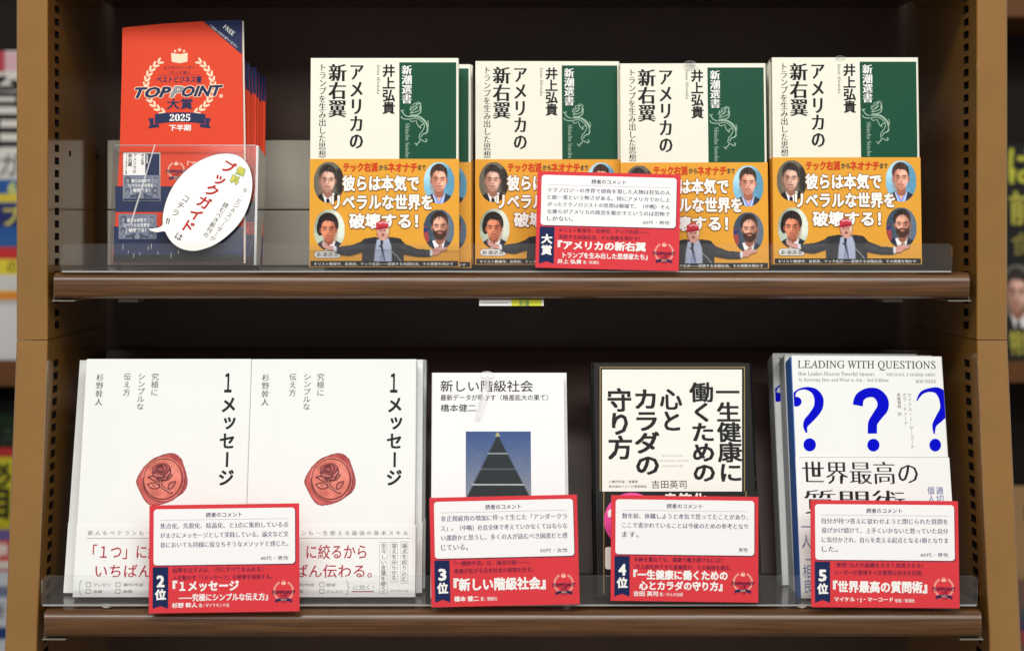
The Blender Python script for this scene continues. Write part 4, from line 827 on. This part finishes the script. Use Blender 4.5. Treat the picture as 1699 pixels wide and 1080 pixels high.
Ink(BS, M['maroon']).rect(199, 241.6, 404, 242.2).done('fold_line', bc)
nb = Ink(BS, M['bnavy']); nb.rect(191.5, 309.5, 404, 352).rect(189, 376, 404, 423).done('navy_band', bc); Ink(BS, M['black'], 2).rect(188, 423, 404, 435.6).done('dark_foot', bc)
wreath(BS, 292.5, 283, 13.2, bc, M['laurel'], M['bnavy'], True, M['bnavy'], 1); txt(BS, '「ア', 311, 268, 326, 277, M['laurel'], bc, 'b', layer=1)
# small grey pictures of the prize book
def mini(x0, y0, x1, ytop_band, y1, cover):
    sx = (x1-x0)/247
    if cover:
        Ink(BS, M['lgrey'], 2).rect(x0-.8, y0-.8, x1+.8, y1+.8).done('cover_picture', bc)
        Ink(BS, M['white'], 3).rect(x0, y0, x1, ytop_band).done('cover_picture', bc); Ink(BS, M['bnavy'], 4).rect(x0+sx*148, y0+1.5, x1-.6, ytop_band).done('cover_picture', bc)
        for s, a, b, c, d in (('アメリカの', 66, 89, .03, .93), ('新右翼', 32, 60, .04, .62), ('トランプを生み出した思想', 14, 26, .03, .97), ('井上弘貴', 120, 140, .05, .55)):
            txt(BS, s, x0+a*sx, y0+c*(ytop_band-y0), x0+b*sx, y0+d*(ytop_band-y0), M['dgrey'], bc, 'm', vert=True, layer=5)
        txt(BS, '新潮選書', x0+153*sx, y0+3, x0+168*sx, y0+18, M['white'], bc, 'm', vert=True, layer=5)
    H = y1-ytop_band; Ink(BS, M['silverblue'], 3).rect(x0, ytop_band, x1, y1).done('cover_picture', bc)
    for fx, fy, kd in ((.12, .24, 0), (.87, .24, 1), (.13, .66, 2), (.87, .66, 3)):
        c_ = portrait(kd); c_.grey(); c_.mesh(BS, x0+(x1-x0)*(fx-.1), ytop_band+H*(fy-.19), x0+(x1-x0)*(fx+.1), ytop_band+H*(fy+.19), 'portrait', bc, 4)
    c_ = speaker_man(); c_.grey(); c_.mesh(BS, x0+(x1-x0)*.07, ytop_band+H*.55, x0+(x1-x0)*.94, ytop_band+H*.93, 'portrait', bc, 6)
    for s, a, b, i in (('彼らは本気で', .22, .73, 0), ('リベラルな世界を', .15, .82, 1), ('破壊する！', .27, .72, 2)):
        txt(BS, s, x0+(x1-x0)*a, ytop_band+H*(.16+.185*i), x0+(x1-x0)*b, ytop_band+H*(.30+.185*i), M['white'], bc, 'b', layer=5)
    Ink(BS, M['bnavy'], 5).rect(x0, y1-H*.07, x1, y1).done('cover_picture', bc)
M['silverblue'] = mk('grey_blue_picture', (122, 130, 152), .45)
mini(205, 254, 265.5, 291, 333, True); mini(197, 350, 260, 355.5, 400, False)
BL = ['orange booklet right behind the tallest one, only its right strip showing', 'third orange booklet in the clear holder, a thin strip at the right', 'fourth orange booklet in the clear holder, counted from the front', 'fifth orange booklet in the clear holder, counted from the front', 'sixth orange booklet in the clear holder, third from the back', 'seventh orange booklet in the clear holder, second from the back', 'rearmost orange booklet in the clear holder, dark navy corner showing']
for i in range(7):
    r = copy_tree(bk); r['label'] = BL[i]
    r.matrix_world = Matrix.Translation(BM.translation+Vector((.0012+.0019*i+.0012*((i*.618) % 1), .0035+.0034*i, -.0012))) @ Matrix.Rotation(-math.radians(14+i*1.6+1.2*((i*.38) % 1)), 4, 'X') @ Matrix.Diagonal((1, 1, .865-.004*(i % 3), 1))
ip = bpoly('inner_pages', [(x+2.6, y+.4) if x > 300 else (x+1, y+1) for x, y in outline], .0008, M['cream'], bk); ip.location = (0, .0027, 0)
# holder
hd = empty('brochure_holder', frame(184, 440, .020, 9), 'clear plastic brochure holder full of orange booklets on the upper shelf', 'brochure holder')
HS = Surf(hd.matrix_world, 0); x0h, zt = HS.loc(190, 242); x1h = HS.loc(421, 436)[0]; x0h = HS.loc(184, 436)[0]
box('front_pane', x0h, x1h, 0, .0018, 0, zt, M['film'], hd)
box('side_pane', x0h-.0015, x0h-.0001, 0, .05, 0, zt*.98, M['film'], hd); box('side_pane', x1h+.0001, x1h+.0022, 0, .05, 0, zt, M['acre'], hd)
box('pane_edge', x0h, x1h, -.0001, .0019, zt, zt+.0006, M['acre'], hd); box('holder_foot', x0h, x1h, .0019, .06, 0, .0015, M['acr'], hd)
mesh('film_crease', [(HS.loc(x, y)[0], -.0006, HS.loc(x, y)[1]) for x, y in ((256.5, 240), (258.5, 240), (219, 371), (216, 371))], [(0, 1, 2, 3)], M['crease'] if 'crease' in M else M.setdefault('crease', clear('film_crease', .6, .9, .2, 2)), hd)
for q_ in range(9):
    x_ = (213, 222, 232, 251, 246, 262, 284, 296, 204)[q_]; y_ = (418, 424, 421, 409, 412, 420, 424, 418, 410)[q_]; u_, v_ = HS.loc(x_, y_); l_ = .0012+.0014*((q_*.618) % 1)
    mesh('glare_scuff', [(u_-.0003, -.0005, v_-l_), (u_+.0002, -.0005, v_-l_), (u_+.0004, -.0005, v_+l_), (u_-.0001, -.0005, v_+l_)], [(0, 1, 2, 3)], M['crease'], hd)  # milky ticks paint the small glare marks on the scuffed film
# speech balloon
sb = empty('speech_balloon_sign', frame(340, 415, .0175, 9), 'white speech balloon sign with handwriting stuck on the front of the clear holder', 'sign')
QS = Surf(sb.matrix_world, 0); C2 = lambda x, y: (180+x/4.908, 230+y/4.908)
pts = [(325, 733), (385, 728), (437, 705), (440, 640), (462, 530), (512, 410), (600, 290), (710, 200), (830, 143), (940, 122), (1040, 133), (1115, 183), (1158, 265), (1173, 370), (1160, 480), (1120, 600), (1055, 705), (960, 800), (860, 868), (760, 905), (680, 916), (590, 897), (520, 850), (478, 795), (455, 757), (395, 765), (340, 750)]
P = [QS.loc(*C2(*p)) for p in smooth_pts(pts, True, 3)]; n = len(P)
sh = mesh('balloon_sheet', [(x, 0, z) for x, z in P]+[(x, .0005, z) for x, z in P], [tuple(range(n)), tuple(range(n, 2*n))[::-1]]+[(i, n+i, n+(i+1) % n, (i+1) % n) for i in range(n)], M['paper'], sb)
Ink(QS, M['dgrey'], .4).line([C2(*p) for p in pts+[pts[0]]], .7, n=3).done('outline', sh)
def diag(s, a, b, size, mat, sty='m', deg=33):
    for i, c in enumerate(s):
        t = i/(len(s)-1) if len(s) > 1 else .5; x, y = C2(a[0]+(b[0]-a[0])*t, a[1]+(b[1]-a[1])*t); d = deg+90 if c == 'ー' else deg
        if c in '、・': x += 1.5
        txt_rot(QS, c, x, y, size, d+random.uniform(-4, 4), mat, sh, sty)
diag('ブックガイド', (975, 235), (645, 715), 23, M['crim'], 'b'); diag('は', (572, 800), (572, 800), 14, M['black']); diag('コチラ', (628, 490), (545, 605), 13.5, M['dgrey'], 'r')
diag('‼', (497, 675), (497, 675), 12, M['black'], 'b', 15); diag('無料', (1078, 268), (1030, 338), 14, M['hgreen'], 'O', 25); diag('今、', (1110, 425), (1090, 470), 8.5, M['dgrey'], 'r'); diag('ビジネスリーダーが', (1065, 510), (850, 815), 9.5, M['dgrey'], 'r'); diag('読むべき新刊の', (952, 545), (795, 785), 9.5, M['dgrey'], 'm')
for i, c in enumerate('無料'): x, y = C2((1078, 1030)[i], (268, 338)[i]); txt_rot(QS, c, x, y, 14, 25, M['hyel'], sh, 'b', 2)

# ------------------------------------------------------------------ price label holder under the upper board
lh = empty('shelf_label', Matrix.Translation(at(795, 507.5, .004)), 'white and yellow paper label clipped under the upper shelf board', 'label')
wl_ = at(902, 507, .004).x-at(795, 507, .004).x
box('label_card', 0, wl_, 0, .0008, 0, .0052, M['cardw'], lh); LS = Card(wl_, .0052, 0)
Ink(LS, mk('label_yellow', (224, 226, 70), .5)).rect(.5, 0, .97, 1).done('yellow_patch', lh); txt(LS, '新書', .62, .1, .78, 1.0, M['hgreen'], lh, 'm', layer=2)
Ink(LS, M['grey'], 2).rect(.03, .45, .45, .52).done('rule', lh)

# ------------------------------------------------------------------ neighbouring cases, far behind and out of focus
NY = 1.45
def mag(x0, y0, x1, y1, Y, base, bands, words, label, group, mag_lean=6):
    a = at(x0, y1, Y); r = empty('magazine', Matrix.Translation(a) @ Matrix.Rotation(-math.radians(mag_lean), 4, 'X'), label, 'magazine', group)
    S = Surf(r.matrix_world, 0); u1, v1 = S.loc(x1, y0); c = box('cover', 0, u1, 0, .006, 0, v1, mk('magazine_paper', base, .4), r)
    for (bx0, by0, bx1, by1, col) in bands: Ink(S, mk('magazine_band', col, .4)).rect(bx0, by0, bx1, by1).done('title_band', c)
    for (s, bx0, by0, bx1, by1, col, sty) in words: txt(S, s, bx0, by0, bx1, by1, mk('magazine_ink', col, .5), c, sty, layer=3)
    return r
GN = 'blurred magazines beyond the left upright'; GM = 'blurred magazines beyond the right upright'
M['nboard'] = mk('far_board_brown', (112, 72, 40), .4); M['nback'] = mk('far_back', (34, 27, 24), .6)
def far_case(x0, x1, ys, label):
    t = empty('far_bookcase', Matrix.Translation((at(x0, 0, NY).x, NY, 0)), label, 'bookcase', 'bookcases in the background')
    w = at(x1, 0, NY).x-at(x0, 0, NY).x
    box('back_panel', 0, w, .28, .29, .1, 2.2, M['nback'], t)
    box('side_panel', -.02, 0, 0, .29, 0, 2.2, M['case'], t); box('side_panel', w, w+.02, 0, .29, 0, 2.2, M['case'], t)
    for ya, yb in ys: box('shelf_board', 0, w, 0, .28, at(0, yb, NY).z, at(0, ya, NY).z, M['nboard'], t)
far_case(-800, 140, ((-160, -120), (598, 640)), 'blurred brown bookcase of magazines seen past the left upright')
far_case(1560, 2500, ((-12, 28), (600, 634)), 'blurred brown bookcase of magazines seen past the right upright')
mag(-175, 85, 60, 300, 1.62, (240, 236, 228), [(-175, 85, 8, 120, (196, 66, 84)), (8, 88, 60, 118, (236, 190, 200))], [('台', -25, 128, 46, 178, (20, 18, 20), 'B'), ('日', -10, 192, 44, 246, (20, 18, 20), 'B'), ('ガ', 0, 255, 32, 292, (60, 60, 64), 'm')], 'blurred white magazine with big black characters past the left upright', GN)
mag(-175, 298, 58, 412, 1.56, (40, 92, 168), [(-175, 322, 58, 336, (228, 206, 60)), (-175, 338, 58, 376, (34, 44, 110)), (-175, 392, 58, 412, (40, 100, 170))], [('6', 14, 302, 28, 322, (220, 232, 120), 'b'), ('プ', 6, 342, 34, 374, (222, 210, 90), 'b')], 'blurred blue magazine with yellow stripe past the left upright', GN)
mag(-175, 410, 58, 500, 1.50, (236, 214, 60), [(-175, 410, 58, 430, (206, 48, 50)), (-175, 456, 58, 482, (222, 220, 214)), (-175, 484, 58, 498, (236, 150, 50))], [('の', 12, 434, 28, 452, (30, 30, 34), 'm')], 'blurred red and yellow magazine past the left upright', GN)
mag(-175, 498, 58, 597, 1.46, (226, 226, 226), [(-175, 498, 58, 506, (196, 196, 196))], [], 'blurred plain white magazine lowest above the far board on the left', GN)
mag(-175, 664, 52, 745, 1.62, (26, 44, 34), [(-175, 664, 58, 684, (14, 14, 16)), (-175, 690, 58, 706, (36, 70, 40))], [('大', 4, 700, 24, 738, (70, 92, 60), 'm')], 'blurred dark green magazine below the far board on the left', GN)
mag(-175, 742, 50, 880, 1.56, (214, 206, 44), [(-175, 742, 58, 758, (196, 50, 50))], [('必', -20, 768, 18, 806, (20, 20, 20), 'B'), ('目', -14, 812, 14, 860, (20, 20, 20), 'B')], 'blurred yellow magazine with heavy black characters on the left', GN)
mag(-175, 878, 46, 950, 1.50, (206, 60, 46), [(-175, 878, 58, 896, (110, 90, 150)), (-175, 930, 58, 944, (228, 220, 210))], [('秋', -6, 900, 14, 922, (240, 230, 220), 'B')], 'blurred red magazine with a purple top on the left', GN)
mag(-175, 948, 42, 1160, 1.46, (202, 206, 214), [(-175, 972, 58, 990, (110, 120, 150)), (-175, 1040, 58, 1060, (40, 60, 120))], [('新', -14, 1000, 8, 1026, (50, 54, 70), 'm')], 'blurred pale magazine lowest in the left background', GN)
mag(1640, 238, 1860, 446, 1.52, (24, 22, 24), [], [('は', 1674, 248, 1720, 304, (206, 204, 70), 'b'), ('前', 1676, 318, 1716, 372, (196, 190, 80), 'b'), ('食', 1678, 386, 1712, 424, (150, 140, 70), 'm')], 'blurred black magazine with yellow characters past the right upright', GM)
rm = mag(1640, 440, 1860, 600, 1.48, (36, 32, 34), [], [('特集', 1676, 548, 1716, 588, (196, 190, 80), 'b')], 'blurred dark magazine with a suited man printed on it past the right upright', GM)
Sx = Surf(rm.matrix_world, 0); portrait(0).mesh(Sx, 1655, 438, 1725, 545, 'portrait', rm.children[0], 2)
mag(1660, 806, 1880, 966, 1.52, (176, 140, 96), [], [('山', 1700, 830, 1740, 870, (80, 50, 40), 'm')], 'blurred tan magazine low in the right background', GM)
rm = mag(1660, 962, 1880, 1170, 1.48, (120, 92, 80), [], [], 'blurred brown magazine with a face lowest in the right background', GM)
Sx = Surf(rm.matrix_world, 0); portrait(3).mesh(Sx, 1690, 990, 1760, 1090, 'portrait', rm.children[0], 2)
bpy.context.view_layer.update()
